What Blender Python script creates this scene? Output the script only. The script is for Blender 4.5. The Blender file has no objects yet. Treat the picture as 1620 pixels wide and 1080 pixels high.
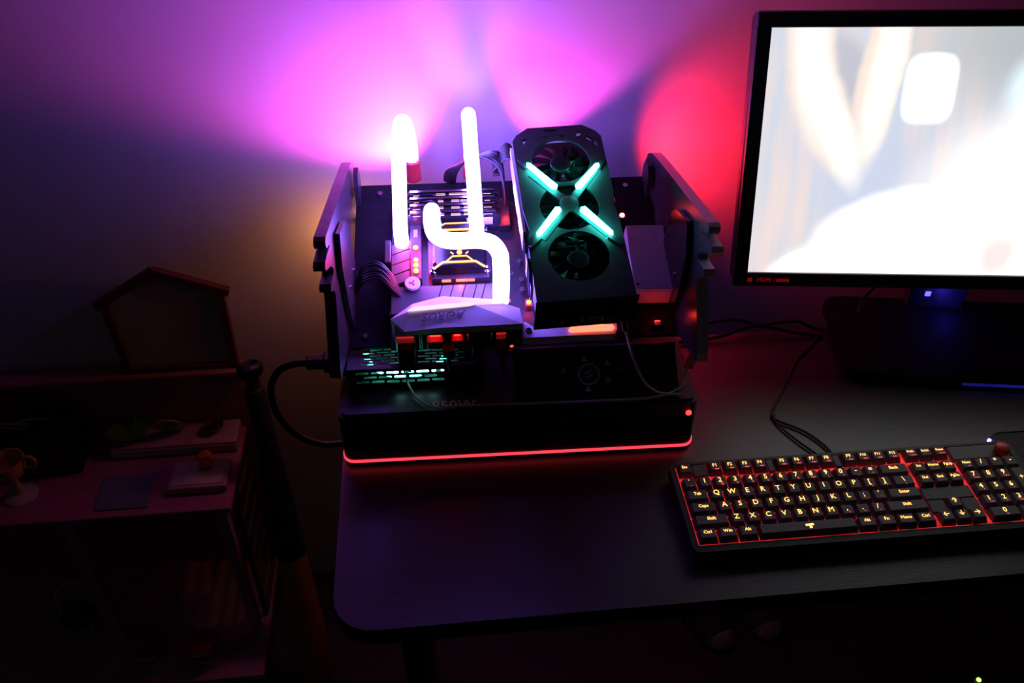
import bpy, bmesh, math, random
from mathutils import Matrix, Vector

R = math.radians
random.seed(7)
S = bpy.context.scene
COL = S.collection

# ---------------------------------------------------------------- camera
cam_d = bpy.data.cameras.new('camera')
cam_d.sensor_width = 36.0
cam_d.lens = 1400.0 / 1620.0 * 36.0
cam_d.clip_start = 0.02
cam = bpy.data.objects.new('camera', cam_d)
COL.objects.link(cam)
cam.location = (0, 0, 1.55)
cam.rotation_euler = (R(90 - 38), 0, R(-5.8))
S.camera = cam

# ---------------------------------------------------------------- world, exposure
w = bpy.data.worlds.new('night_room')
S.world = w
w.use_nodes = True
w.node_tree.nodes['Background'].inputs[0].default_value = (0.55, 0.40, 0.60, 1)
w.node_tree.nodes['Background'].inputs[1].default_value = 0.014
S.view_settings.view_transform = 'Standard'
S.view_settings.look = 'None'
S.view_settings.exposure = 0.0
S.view_settings.gamma = 1.0
S.view_settings.use_curve_mapping = False

# frames of the open computer: case on the desk, tray tilted inside it
M_CASE = Matrix.Translation((.0898, .7816, .75)) @ Matrix.Rotation(R(-1.75), 4, 'Z')
M_TRAY_L = Matrix.Translation((0, .03, .104)) @ Matrix.Rotation(R(20.5), 4, 'X')
M_TRAY = M_CASE @ M_TRAY_L


# ================================================================ helpers
def add(bm, verts, faces):
    vs = [bm.verts.new(v) for v in verts]
    out = []
    for f in faces:
        try:
            out.append(bm.faces.new([vs[i] for i in f]))
        except ValueError:
            pass
    return vs, out


def box(bm, x0, x1, y0, y1, z0, z1, bev=0.0, seg=1, mat=None, vertical=False):
    v = [(x0, y0, z0), (x1, y0, z0), (x1, y1, z0), (x0, y1, z0), (x0, y0, z1), (x1, y0, z1), (x1, y1, z1), (x0, y1, z1)]
    vs, fs = add(bm, v, [(3, 2, 1, 0), (4, 5, 6, 7), (0, 1, 5, 4), (1, 2, 6, 5), (2, 3, 7, 6), (3, 0, 4, 7)])
    es = set()
    for f in fs:
        for e in f.edges:
            if not vertical or abs((e.verts[0].co - e.verts[1].co).z) > 1e-9:
                es.add(e)
    if bev > 0:
        r = bmesh.ops.bevel(bm, geom=list(es), offset=bev, segments=seg, affect='EDGES', profile=.5)
    if mat is not None:
        vv = set(vs) if bev <= 0 else set(q for f in r['faces'] for q in f.verts)
        if bev > 0:
            for f in list(bm.faces):
                if any(q in vv for q in f.verts):
                    vv.update(f.verts)
        bmesh.ops.transform(bm, matrix=mat, verts=[q for q in vv if q.is_valid])
    return bm


def prism(bm, poly, a0, a1, axis='Z', flat_mat=0, side_mat=0):
    """poly extruded along axis; for X the poly is (y,z), for Y it is (x,z)."""
    def P(p, a):
        return {'Z': (p[0], p[1], a), 'X': (a, p[0], p[1]), 'Y': (p[0], a, p[1])}[axis]
    n = len(poly)
    v = [P(p, a0) for p in poly] + [P(p, a1) for p in poly]
    vs, fs = add(bm, v, [tuple(range(n))[::-1], tuple(range(n, 2 * n))] + [(i, (i + 1) % n, n + (i + 1) % n, n + i) for i in range(n)])
    for i, f in enumerate(fs):
        f.material_index = flat_mat if i < 2 else side_mat
    bmesh.ops.recalc_face_normals(bm, faces=fs)
    return bm


def smooth_path(pts, k=6, closed=False):
    pts = [Vector(p) for p in pts]
    out = []
    n = len(pts)
    for i in range(n - 1):
        p0, p1, p2, p3 = pts[max(i - 1, 0)], pts[i], pts[i + 1], pts[min(i + 2, n - 1)]
        for j in range(k):
            t = j / k
            out.append(.5 * ((2 * p1) + (-p0 + p2) * t + (2 * p0 - 5 * p1 + 4 * p2 - p3) * t * t + (-p0 + 3 * p1 - 3 * p2 + p3) * t ** 3))
    out.append(pts[-1])
    return out


def tube(bm, pts, r, n=10, k=6, raw=False, cap_round=False):
    path = [Vector(p) for p in pts] if raw else smooth_path(pts, k)
    rr = r if isinstance(r, (list, tuple)) else [r] * len(path)
    if len(rr) != len(path):
        rr = [rr[0] + (rr[-1] - rr[0]) * i / (len(path) - 1) for i in range(len(path))]
    if cap_round:
        t0 = (path[0] - path[1]).normalized()
        t1 = (path[-1] - path[-2]).normalized()
        a, b = path[0], path[-1]
        path = [a + t0 * r * .98, a + t0 * r * .75] + path + [b + t1 * r * .75, b + t1 * r * .98]
        rr = [r * .2, r * .66] + rr + [r * .66, r * .2]
    ref = None
    rings = []
    for i, p in enumerate(path):
        t = (path[min(i + 1, len(path) - 1)] - path[max(i - 1, 0)]).normalized()
        if ref is None:
            ref = t.orthogonal().normalized()
        ref = (ref - t * ref.dot(t))
        ref = ref.normalized() if ref.length > 1e-6 else t.orthogonal().normalized()
        b = t.cross(ref)
        rings.append([bm.verts.new(p + (ref * math.cos(2 * math.pi * j / n) + b * math.sin(2 * math.pi * j / n)) * rr[i]) for j in range(n)])
    for a, b in zip(rings, rings[1:]):
        for j in range(n):
            bm.faces.new((a[j], a[(j + 1) % n], b[(j + 1) % n], b[j]))
    bm.faces.new(rings[0][::-1])
    bm.faces.new(rings[-1])
    return bm


def lathe(bm, prof, n=20, mat=None):
    """profile [(r,z)] turned about z"""
    rings = []
    M = mat or Matrix.Identity(4)
    for r, z in prof:
        rings.append([bm.verts.new(M @ Vector((max(r, 1e-5) * math.cos(2 * math.pi * j / n), max(r, 1e-5) * math.sin(2 * math.pi * j / n), z))) for j in range(n)])
    for a, b in zip(rings, rings[1:]):
        for j in range(n):
            bm.faces.new((a[j], a[(j + 1) % n], b[(j + 1) % n], b[j]))
    bm.faces.new(rings[0][::-1])
    bm.faces.new(rings[-1])
    return bm


def cyl(bm, p0, p1, r0, r1=None, n=12):
    return tube(bm, [p0, p1], [r0, r1 if r1 is not None else r0], n=n, raw=True)


def NB():
    return bmesh.new()


def mesh_of(name, bm, mats, smooth=False, angle=None):
    me = bpy.data.meshes.new(name)
    bmesh.ops.recalc_face_normals(bm, faces=bm.faces[:])
    bm.to_mesh(me)
    bm.free()
    for m in (mats if isinstance(mats, (list, tuple)) else [mats]):
        me.materials.append(m)
    if smooth:
        me.polygons.foreach_set('use_smooth', [True] * len(me.polygons))
        me.set_sharp_from_angle(angle=R(angle or 38))
    return me


def obj(name, bm, mats, parent=None, mw=None, smooth=False, angle=None):
    me = bm if isinstance(bm, bpy.types.Mesh) else mesh_of(name, bm, mats, smooth, angle)
    o = bpy.data.objects.new(name, me)
    COL.objects.link(o)
    if parent is not None:
        o.parent = parent
    if mw is not None:
        o.matrix_local = mw
    return o


def tag(o, label=None, cat=None, group=None, kind=None):
    if label: o['label'] = label
    if cat: o['category'] = cat
    if group: o['group'] = group
    if kind: o['kind'] = kind
    return o


def thing(name, label, cat, mw=None, group=None):
    o = bpy.data.objects.new(name, None)
    o.empty_display_size = .02
    COL.objects.link(o)
    if mw is not None:
        o.matrix_world = mw
    return tag(o, label, cat, group)


def T(x, y, z):
    return Matrix.Translation((x, y, z))


def RZ(a):
    return Matrix.Rotation(R(a), 4, 'Z')


def RX(a):
    return Matrix.Rotation(R(a), 4, 'X')


def RY(a):
    return Matrix.Rotation(R(a), 4, 'Y')


# ---------------------------------------------------------------- materials
def pm(name, c1, c2=None, scale=40, rough=.5, metal=0.0, bump=0.0, stretch=(1, 1, 1), spec=.5, coat=0.0, coords='Object'):
    m = bpy.data.materials.new(name)
    m.use_nodes = True
    nt = m.node_tree
    b = nt.nodes['Principled BSDF']
    c2 = c2 or tuple(min(1, x * 1.35 + .002) for x in c1)
    tc = nt.nodes.new('ShaderNodeTexCoord')
    mp = nt.nodes.new('ShaderNodeMapping')
    mp.inputs['Scale'].default_value = stretch
    nz = nt.nodes.new('ShaderNodeTexNoise')
    nz.inputs['Scale'].default_value = scale
    nz.inputs['Detail'].default_value = 4
    cr = nt.nodes.new('ShaderNodeValToRGB')
    cr.color_ramp.elements[0].position = .35
    cr.color_ramp.elements[1].position = .65
    cr.color_ramp.elements[0].color = (*c1, 1)
    cr.color_ramp.elements[1].color = (*c2, 1)
    nt.links.new(tc.outputs[coords], mp.inputs['Vector'])
    nt.links.new(mp.outputs[0], nz.inputs['Vector'])
    nt.links.new(nz.outputs['Fac'], cr.inputs['Fac'])
    nt.links.new(cr.outputs['Color'], b.inputs['Base Color'])
    b.inputs['Roughness'].default_value = rough
    b.inputs['Metallic'].default_value = metal
    b.inputs['Specular IOR Level'].default_value = spec
    b.inputs['Coat Weight'].default_value = coat
    if bump > 0:
        bp = nt.nodes.new('ShaderNodeBump')
        bp.inputs['Strength'].default_value = bump
        bp.inputs['Distance'].default_value = .001
        nt.links.new(nz.outputs['Fac'], bp.inputs['Height'])
        nt.links.new(bp.outputs[0], b.inputs['Normal'])
    return m


def em(name, col, strength, base=(.2, .2, .2), vary=.12):
    """a surface that glows; a little unevenness in the glow"""
    m = bpy.data.materials.new(name)
    m.use_nodes = True
    nt = m.node_tree
    b = nt.nodes['Principled BSDF']
    b.inputs['Base Color'].default_value = (*base, 1)
    b.inputs['Roughness'].default_value = .4
    b.inputs['Emission Color'].default_value = (*col, 1)
    tc = nt.nodes.new('ShaderNodeTexCoord')
    nz = nt.nodes.new('ShaderNodeTexNoise')
    nz.inputs['Scale'].default_value = 60
    mr = nt.nodes.new('ShaderNodeMapRange')
    mr.inputs['To Min'].default_value = strength * (1 - vary)
    mr.inputs['To Max'].default_value = strength * (1 + vary)
    nt.links.new(tc.outputs['Object'], nz.inputs['Vector'])
    nt.links.new(nz.outputs['Fac'], mr.inputs['Value'])
    nt.links.new(mr.outputs[0], b.inputs['Emission Strength'])
    return m


M = {}
M['wall'] = pm('wall_paint', (.60, .57, .56), (.66, .63, .62), 3, .75, bump=.05, spec=.2)
M['floor'] = pm('floor_dark', (.020, .016, .014), (.035, .028, .024), 6, .6, stretch=(1, 8, 1))
M['desk'] = pm('desk_black_wood', (.012, .0112, .0112), (.024, .022, .0215), 26, .40, bump=.12, stretch=(1.2, 22, 3), spec=.85)
M['desk_edge'] = pm('desk_edge_band', (.010, .009, .009), (.016, .015, .015), 60, .45)
M['black'] = pm('black_plastic', (.006, .006, .007), (.011, .011, .012), 80, .5)
M['black_gloss'] = pm('black_gloss', (.005, .005, .006), (.008, .008, .009), 30, .22)
M['black_sat'] = pm('black_satin_metal', (.010, .010, .012), (.016, .016, .019), 50, .38, metal=.2)
M['tray'] = pm('tray_steel', (.005, .0045, .0055), (.008, .0075, .0085), 70, .65, bump=.1, spec=.08)
M['panel'] = pm('panel_face', (.062, .058, .062), (.080, .075, .080), 30, .30, metal=.65)
M['alu'] = pm('brushed_aluminium', (.36, .35, .37), (.46, .45, .47), 90, .42, metal=.55, stretch=(1, 12, 1))
M['alu_shaded'] = pm('shaded_left_edge', (.05, .05, .055), (.08, .08, .085), 60, .45, metal=.3)  # shade of the left edges put into a darker aluminium
M['rubber'] = pm('cable_rubber', (.008, .008, .008), (.014, .014, .014), 200, .55)
M['sleeve'] = pm('braided_sleeve', (.006, .006, .007), (.025, .024, .028), 900, .45)
M['white_cable'] = pm('pale_cable', (.40, .40, .40), (.5, .5, .5), 90, .45)
M['white'] = pm('white_plastic', (.66, .65, .66), (.74, .73, .74), 25, .38)
M['grey_box'] = pm('grey_case_plastic', (.52, .51, .52), (.57, .56, .57), 60, .6)
M['pcb'] = pm('board_black', (.012, .012, .013), (.022, .021, .023), 120, .4, bump=.2)
M['shield'] = pm('shield_metal', (.09, .087, .092), (.115, .112, .117), 40, .38, metal=.35)
M['heatsink'] = pm('heatsink', (.06, .055, .06), (.09, .085, .09), 50, .35, metal=.5)
M['ram'] = pm('memory_spreader', (.10, .10, .11), (.16, .16, .18), 60, .18, metal=.9)
M['chrome'] = pm('chrome', (.55, .54, .55), (.65, .64, .65), 40, .12, metal=1.0)
M['gold'] = pm('gold_pins', (.60, .40, .10), (.7, .5, .15), 90, .25, metal=.9)
M['gpu'] = pm('card_shroud', (.040, .042, .044), (.052, .054, .056), 60, .5, bump=.05)
M['blade'] = pm('fan_blade', (.016, .016, .017), (.022, .022, .023), 50, .3)
M['port'] = pm('port_metal', (.30, .29, .29), (.40, .39, .39), 120, .35, metal=.8)
M['red_or_red_lit'] = pm('red_port_and_red_lit', (.45, .03, .03), (.55, .05, .04), 60, .4)  # red ports, and red light put into the colour of fittings and a plug
M['yellow'] = pm('yellow_label', (.50, .42, .03), (.58, .48, .05), 60, .5)
M['mark'] = pm('grey_print', (.42, .42, .42), (.5, .5, .5), 90, .6)
M['ink'] = pm('dark_print', (.10, .08, .12), (.13, .10, .15), 90, .6)
M['red_print'] = pm('red_print', (.30, .010, .012), (.36, .015, .016), 90, .5)
M['bezel'] = pm('bezel_plastic', (.016, .013, .012), (.024, .020, .018), 90, .35)
M['key'] = pm('keycap_plastic', (.12, .116, .116), (.14, .136, .136), 200, .5)
M['neck'] = pm('neck_satin', (.030, .030, .034), (.040, .040, .045), 60, .5)
M['foot'] = pm('foot_matt', (.006, .006, .007), (.009, .009, .010), 80, .7, spec=.15)
M['kb_top'] = pm('keyboard_top', (.060, .058, .058), (.075, .072, .072), 150, .45)
M['knob'] = pm('red_knob', (.55, .02, .03), (.62, .03, .04), 60, .3)
M['pad'] = pm('pad_cloth', (.055, .055, .055), (.075, .075, .075), 300, .8)
# left corner
M['pink'] = pm('pink_painted_wood', (.30, .085, .13), (.36, .11, .155), 18, .55, stretch=(1, 6, 1))
M['pink_lt'] = pm('pale_pink_wood', (.36, .20, .22), (.42, .24, .26), 18, .55)
M['roof_red'] = pm('dark_red_roof', (.10, .008, .012), (.13, .012, .016), 30, .5)
M['rose_red'] = pm('red_lacquer', (.26, .012, .018), (.33, .02, .025), 30, .4)
M['cream'] = pm('cream_paint', (.42, .36, .32), (.50, .43, .38), 25, .55)
M['teal_card'] = pm('teal_grey_card', (.10, .14, .16), (.13, .17, .19), 25, .6)
M['green'] = pm('green_glaze', (.06, .14, .03), (.09, .19, .05), 35, .4)
M['orange'] = pm('orange_glaze', (.50, .12, .02), (.60, .17, .04), 35, .4)
M['cupyel'] = pm('yellow_orange_glaze', (.48, .22, .02), (.56, .28, .04), 35, .4)
M['lilac'] = pm('lilac_glass', (.22, .21, .30), (.27, .26, .36), 12, .3)
M['bat_y'] = pm('bat_yellow', (.38, .18, .015), (.46, .23, .03), 14, .4, stretch=(1, 1, .2))
M['brown'] = pm('brown_lattice', (.06, .035, .025), (.09, .05, .035), 25, .6)
M['shoe'] = pm('shoe_canvas', (.03, .025, .025), (.045, .04, .038), 150, .8)
M['toe'] = pm('pale_rubber', (.30, .28, .26), (.35, .33, .31), 50, .5)
# glowing materials; some put a lit look on parts that are no lamps
M['e_tube'] = em('lit_coolant_tube', (.23, .12, 1.0), 42, (.6, .6, .7), .06)
M['e_x'] = em('teal_light_bar', (.045, .92, .78), 24, vary=.05)
M['e_white'] = em('cool_white_led', (.35, .55, 1.0), 6)
M['e_accent'] = em('pink_accent_led', (1.0, .62, .95), 1.3)
M['e_strip'] = em('red_base_strip', (1.0, .045, .075), 1.55, (.3, .05, .05))
M['e_redbar'] = em('red_board_bar', (1.0, .12, .07), 3.4, (.3, .05, .05))
M['e_yel'] = em('amber_trace', (1.0, .42, .03), 2.3, (.03, .02, .005))
M['e_reddim'] = em('dim_red_port_glow', (1.0, .03, .03), .45, (.1, .01, .01), .6)  # red light inside the ports put in as a dim glow
M['e_dash'] = em('amber_glint', (1.0, .50, .08), 1.1, vary=.6)  # amber reflections along the memory put in as a weak glow
M['e_print'] = em('red_print_glow', (1.0, .01, .02), .16, (.3, .01, .01))  # bezel print given a weak red glow
M['e_led'] = em('orange_red_led', (1.0, .10, .006), 9, (.05, .01, .01))
M['e_red'] = em('red_led', (1.0, .03, .03), 34)
M['e_redsoft'] = em('red_glow_led', (1.0, .03, .03), 4)
M['e_cyan'] = em('cyan_fan_ring', (.10, 1.0, .72), 7)
M['e_cyan2'] = em('cyan_white_led', (.42, .9, 1.0), 9)
M['e_key'] = em('key_legend_glow', (1.0, .42, .09), 3.0, vary=.3)
M['dim_legend'] = em('dim_legend_glow', (1.0, .10, .13), .75, (.3, .1, .1), .5)
M['e_plate'] = em('red_key_backlight', (1.0, .03, .035), .6, (.03, .01, .01), 2.4)
M['e_blue'] = em('blue_led', (.06, .05, 1.0), 5)
M['e_dimblue'] = em('dim_blue_strip', (.05, .04, 1.0), .16, (.01, .01, .03), .8)
M['e_violet'] = em('violet_led', (.30, .10, 1.0), 16)
M['e_green'] = em('green_led', (.35, 1.0, .08), 5)
M['e_mag'] = em('magenta_led', (1.0, .12, .85), 6)
M['e_amber'] = em('amber_led', (1.0, .45, .05), 6)


def light(name, kind, parent, loc, direction, color, watts, size=.02, size_y=None, spot=None, blend=.5):
    d = bpy.data.lights.new(name, kind)
    d.color = color
    d.energy = watts
    if kind == 'AREA':
        d.shape = 'RECTANGLE'
        d.size = size
        d.size_y = size_y or size
    else:
        d.shadow_soft_size = size
    if kind == 'SPOT':
        d.spot_size = R(spot)
        d.spot_blend = blend
    o = bpy.data.objects.new(name, d)
    COL.objects.link(o)
    o.parent = parent
    q = Vector(direction).normalized().to_track_quat('-Z', 'Y')
    o.matrix_local = Matrix.Translation(loc) @ q.to_matrix().to_4x4()
    return o


# ---------------------------------------------------------------- lettering and plates with holes, both out of filled curves
def curve_mesh(cu, name):
    o = bpy.data.objects.new('tmp', cu)
    COL.objects.link(o)
    bpy.context.view_layer.update()
    dg = bpy.context.evaluated_depsgraph_get()
    me = bpy.data.meshes.new_from_object(o.evaluated_get(dg))
    me.name = name
    bpy.data.objects.remove(o)
    bpy.data.curves.remove(cu)
    return me


_txt = {}


def txt(s, size, extrude=.0003, shear=0.0):
    key = (s, size, shear)
    if key not in _txt:
        cu = bpy.data.curves.new('t', 'FONT')
        cu.body = s
        cu.size = size
        cu.extrude = extrude
        cu.shear = shear
        cu.align_x = 'CENTER'
        cu.align_y = 'CENTER'
        cu.resolution_u = 2
        _txt[key] = curve_mesh(cu, 'lettering')
    return _txt[key]


def plate(name, outer, holes, thick):
    cu = bpy.data.curves.new('p', 'CURVE')
    cu.dimensions = '2D'
    cu.fill_mode = 'BOTH'
    cu.extrude = thick / 2
    for lp in [outer] + holes:
        sp = cu.splines.new('POLY')
        sp.points.add(len(lp) - 1)
        for i, p in enumerate(lp):
            sp.points[i].co = (p[0], p[1], 0, 1)
        sp.use_cyclic_u = True
    return curve_mesh(cu, name)


def text_obj(s, size, mat, parent, mw, name='lettering', shear=0.0):
    me = txt(s, size, shear=shear)
    if not me.materials:
        me.materials.append(mat)
    elif me.materials[0] != mat:
        me = me.copy()
        me.materials[0] = mat
    return obj(name, me, None, parent, mw)


def circle(cx, cy, r, n=32, a0=0, a1=360):
    return [(cx + r * math.cos(R(a0 + (a1 - a0) * i / n)), cy + r * math.sin(R(a0 + (a1 - a0) * i / n))) for i in range(n)]


def rrect(x0, x1, y0, y1, r, n=5):
    out = []
    for cx, cy, a in ((x1 - r, y1 - r, 0), (x0 + r, y1 - r, 90), (x0 + r, y0 + r, 180), (x1 - r, y0 + r, 270)):
        for i in range(n + 1):
            t = R(a + 90 * i / n)
            out.append((cx + r * math.cos(t), cy + r * math.sin(t)))
    return out


# ================================================================ the room
def struct(name, bm, m, label=None):
    o = obj(name, bm, m)
    o['kind'] = 'structure'
    if label:
        o['label'] = label
    return o


bm = NB(); box(bm, -2.2, 2.4, 1.22, 1.32, 0, 2.5)
struct('wall_back', bm, M['wall'], 'pale painted wall lit in violet, magenta, red and amber')
bm = NB(); box(bm, -2.2, 2.4, -1.6, 1.32, -.05, 0)
struct('floor', bm, M['floor'], 'dark floor under the desk')

# ================================================================ desk
desk = thing('desk', 'black wood-grain desk with a rounded front corner carrying the computer', 'desk', T(-.132, .55, 0))
bm = NB()
out = [(0.045, 0)] + [(1.75, 0), (1.75, .455), (.0, .455), (0, .045)] + [(.045 - .045 * math.cos(R(a)), .045 - .045 * math.sin(R(a))) for a in range(10, 90, 10)]
prism(bm, out, .725, .75)
obj('desk_top', bm, M['desk'], desk)
bm = NB()
pts = [(1.74, -.0008)] + [(.045 - .0458 * math.cos(R(a)), .045 - .0458 * math.sin(R(a))) for a in range(90, -1, -10)] + [(-.0008, .45)]
for (xa, ya), (xb, yb) in zip(pts, pts[1:]):
    add(bm, [(xa, ya, .7255), (xb, yb, .7255), (xb, yb, .7490), (xa, ya, .7490)], [(0, 1, 2, 3)])
obj('edge_band', bm, M['desk_edge'], desk)
for x in (.06, 1.66):
    bm = NB(); box(bm, x, x + .025, .10, .44, 0, .725)
    obj('side_leg', bm, M['black'], desk)
bm = NB(); box(bm, .085, 1.66, .41, .43, .42, .725)
obj('modesty_panel', bm, M['black'], desk)

# ================================================================ open computer case
case = thing('open_frame_case', 'black open-frame computer case with notched winged side plates and red-lit base', 'computer case', M_CASE)
bm = NB()
prism(bm, rrect(-.219, .219, 0, .215, .014, 5), .004, .083)
es = [e for e in bm.edges if abs(e.verts[0].co.z - .083) < 1e-5 and abs(e.verts[1].co.z - .083) < 1e-5]
bmesh.ops.bevel(bm, geom=es, offset=.004, segments=2, affect='EDGES')
base = obj('base_box', bm, M['black_sat'], case, smooth=True, angle=30)
bm = NB()
cn = rrect(-.2203, .2203, -.0013, .2, .015, 6)
front = [p for p in cn[14:28]]
path = [(-.2203, .022)] + cn[14:28] + [(.2203, .022)]
for (xa, ya), (xb, yb) in zip(path, path[1:]):
    dx, dy = xb - xa, yb - ya
    L = math.hypot(dx, dy) or 1
    nx, ny = -dy / L * .003, dx / L * .003
    add(bm, [(xa, ya, .0068), (xb, yb, .0068), (xb, yb, .0105), (xa, ya, .0105), (xa + nx, ya + ny, .0068), (xb + nx, yb + ny, .0068), (xb + nx, yb + ny, .0105), (xa + nx, ya + ny, .0105)],
        [(0, 1, 2, 3), (7, 6, 5, 4), (3, 2, 6, 7), (4, 5, 1, 0)])
tag(obj('led_strip', bm, M['e_strip'], base), 'glowing red light strip along the bottom front edge')
for sx in (-1, 1):
    for yy in (.03, .19):
        bm = NB(); cyl(bm, (sx * .19, yy, 0), (sx * .19, yy, .005), .012)
        obj('rubber_foot', bm, M['rubber'], base)
text_obj('850W', .021, M['mark'], base, T(-.080, .012, .0833))
bm = NB(); cyl(bm, (.2065, .0015, .064), (.2065, -.0018, .064), .0035, n=14)
tag(obj('power_led', bm, M['e_redsoft'], base), 'small red power light')

# tray the boards sit on
bm = NB(); box(bm, -.203, .203, .054, .318, -.006, 0, .001)
box(bm, -.203, .203, .314, .318, -.02, -.006)
tray = obj('tray', bm, M['tray'], case, M_TRAY_L)
for u, v in ((-.17, .30), (.17, .30), (-.185, .07), (.185, .07)):
    bm = NB(); cyl(bm, (u, v, 0), (u, v, .003), .004, .0035, n=10)
    obj('screw', bm, M['chrome'], tray)
for sx in (-1, 1):
    bm = NB(); box(bm, sx * .15 - .006, sx * .15 + .006, .12, .19, .08, .142)
    obj('strut', bm, M['black_sat'], case)

prof = [(.345, .185), (.356, .200), (.358, .218), (.348, .240), (.325, .252), (.301, .2575), (.223, .273), (.11, .294), (.040, .3075), (.033, .306), (.031, .301), (.036, .295), (.054, .289), (.056, .286),
        (.045, .2885), (.015, .292), (.008, .289), (.010, .283), (.045, .267), (.056, .257), (.058, .252), (.052, .2505), (.029, .254), (.023, .250), (.026, .245), (.043, .236), (.048, .228), (.045, .218), (.027, .190), (.004, .152), (.002, .142), (.010, .138), (.12, .110), (.30, .150)]
for sx in (-1, 1):
    bm = NB()
    a, b = (-.2195, -.2065) if sx < 0 else (.2065, .2195)
    prism(bm, prof, a, b, 'X', 0, 1)
    p = obj('side_panel', bm, [M['panel'], M['alu'] if sx > 0 else M['alu_shaded']], case)  # same edge both sides; right painted as lit, left as shaded
    fin = [(.178, 0), (.176, .092), (.163, .112), (.120, .142), (.094, .112), (.083, .05), (.083, 0)]
    bm = NB()
    a, b = (-.2045, -.1995) if sx < 0 else (.1995, .2045)
    prism(bm, fin, a, b, 'X', 0, 1)
    q = obj('inner_fin', bm, [M['panel'] if sx < 0 else M['black_gloss'], M['alu_shaded'] if sx < 0 else M['black']], case, M_TRAY_L)  # left fin paler, right black: lit and unlit look put into the materials
    for v, w_ in ((.15, .03), (.11, .05)):
        bm = NB(); xx = a if sx > 0 else b
        cyl(bm, (xx, v, w_), (xx - sx * .002, v, w_), .0025, n=10)
        obj('screw', bm, M['chrome'], q)
    # rear ear of the back plate
    bm = NB(); prism(bm, [(.28, 0), (.318, 0), (.322, .02), (.316, .038), (.30, .040), (.288, .03)], sx * .1995 - .003, sx * .1995 + .003, 'X')
    obj('rear_ear', bm, [M['panel']], case, M_TRAY_L)

# sloped front cover with the round emblem
cov = M_CASE.copy()
ML = T(.084, .012, .083) @ RX(42)
bm = NB(); box(bm, -.09, .112, 0, .066, -.004, 0, .001)
cover = obj('sloped_cover', bm, M['black_sat'], case, ML)
em_c = (.002, .030)
bm = NB(); tube(bm, [(em_c[0] + .0125 * math.cos(R(a)), em_c[1] + .0125 * math.sin(R(a)), .0008) for a in range(0, 361, 15)], .0014, n=6, raw=True)
obj('emblem_ring', bm, M['mark'], cover)
for k in range(2):
    bm = NB(); prism(bm, [(-.006, -.0015 + k * .005), (-.002, .001 + k * .005), (.006, .001 + k * .005), (.003, -.0015 + k * .005)], .0, .0012)
    obj('emblem_bar', bm, M['mark'], cover, T(em_c[0], em_c[1] - .002, 0) @ RZ(18))
for a, rad, red in ((165, .032, 0), (100, .026, 0), (38, .030, 0), (12, .038, 1), (-25, .026, 0), (-95, .024, 0)):
    bm = NB(); prism(bm, [(-.004, -.003), (.004, -.003), (0, .0045)], 0, .001)
    obj('emblem_triangle', bm, M['red_print'] if red else M['mark'], cover, T(em_c[0] + rad * math.cos(R(a)), em_c[1] + rad * .75 * math.sin(R(a)), 0))

# rear light bar behind the tray: it washes the wall
bar = NB(); box(bar, -.20, .20, .338, .350, .150, .165)
bar = obj('rear_light_bar', bar, M['black'], case)
for x, mt in ((-.125, 'e_mag'), (.035, 'e_mag'), (-.19, 'e_amber')):
    bm = NB(); box(bm, x - .012, x + .012, .3505, .354, .152, .163)
    obj('led_module', bm, M[mt], bar)
light('rear_magenta_light', 'SPOT', bar, (-.118, .372, .172), (-.42, .17, .75), (1.0, .06, .72), 11, .012, spot=104, blend=.6)
light('rear_magenta_light', 'SPOT', bar, (.035, .372, .175), (.24, .17, .75), (1.0, .06, .72), 7, .012, spot=72, blend=.5)
light('rear_blue_light', 'SPOT', bar, (-.045, .368, .175), (0, .14, 1), (.16, .08, 1.0), 13, .012, spot=50, blend=.7)
light('rear_amber_light', 'POINT', bar, (-.235, .368, .09), (0, 1, 0), (1.0, .40, .03), .30, .012)
light('rear_low_red_light', 'POINT', bar, (-.19, .33, .045), (0, 1, 0), (1.0, .02, .03), .07, .012)
light('rear_red_light', 'SPOT', bar, (.240, .362, .190), (.74, .66, .20), (1.0, .014, .032), 2.8, .010, spot=140, blend=.75)

# ================================================================ power supply in the base
psu = thing('power_supply', 'black power supply with slotted vents glowing cyan on the base', 'power supply', M_CASE @ T(-.128, .05, .083))
# local: x -.08..+.085, y 0..14, z 0..03
bm = NB()
for a in ((-.080, .088, .1385, .14, 0, .030), (-.080, -.0785, 0, .14, 0, .030), (.0865, .088, 0, .14, 0, .030), (-.080, .088, 0, .14, 0, .0015)):
    box(bm, *a)
obj('body', bm, M['black'], psu)


def slots(x0, x1, y0, rows, pitch, L, h, gap, skip=None):
    hs = []
    for r in range(rows):
        x = x0 + (.5 * (L + gap) if r % 2 else 0)
        while x + L <= x1 + 1e-6:
            if not (skip and skip(x, r)):
                hs.append(rrect(x, x + L, y0 + r * pitch, y0 + r * pitch + h, h * .42, 2))
            x += L + gap
    return hs


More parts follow.
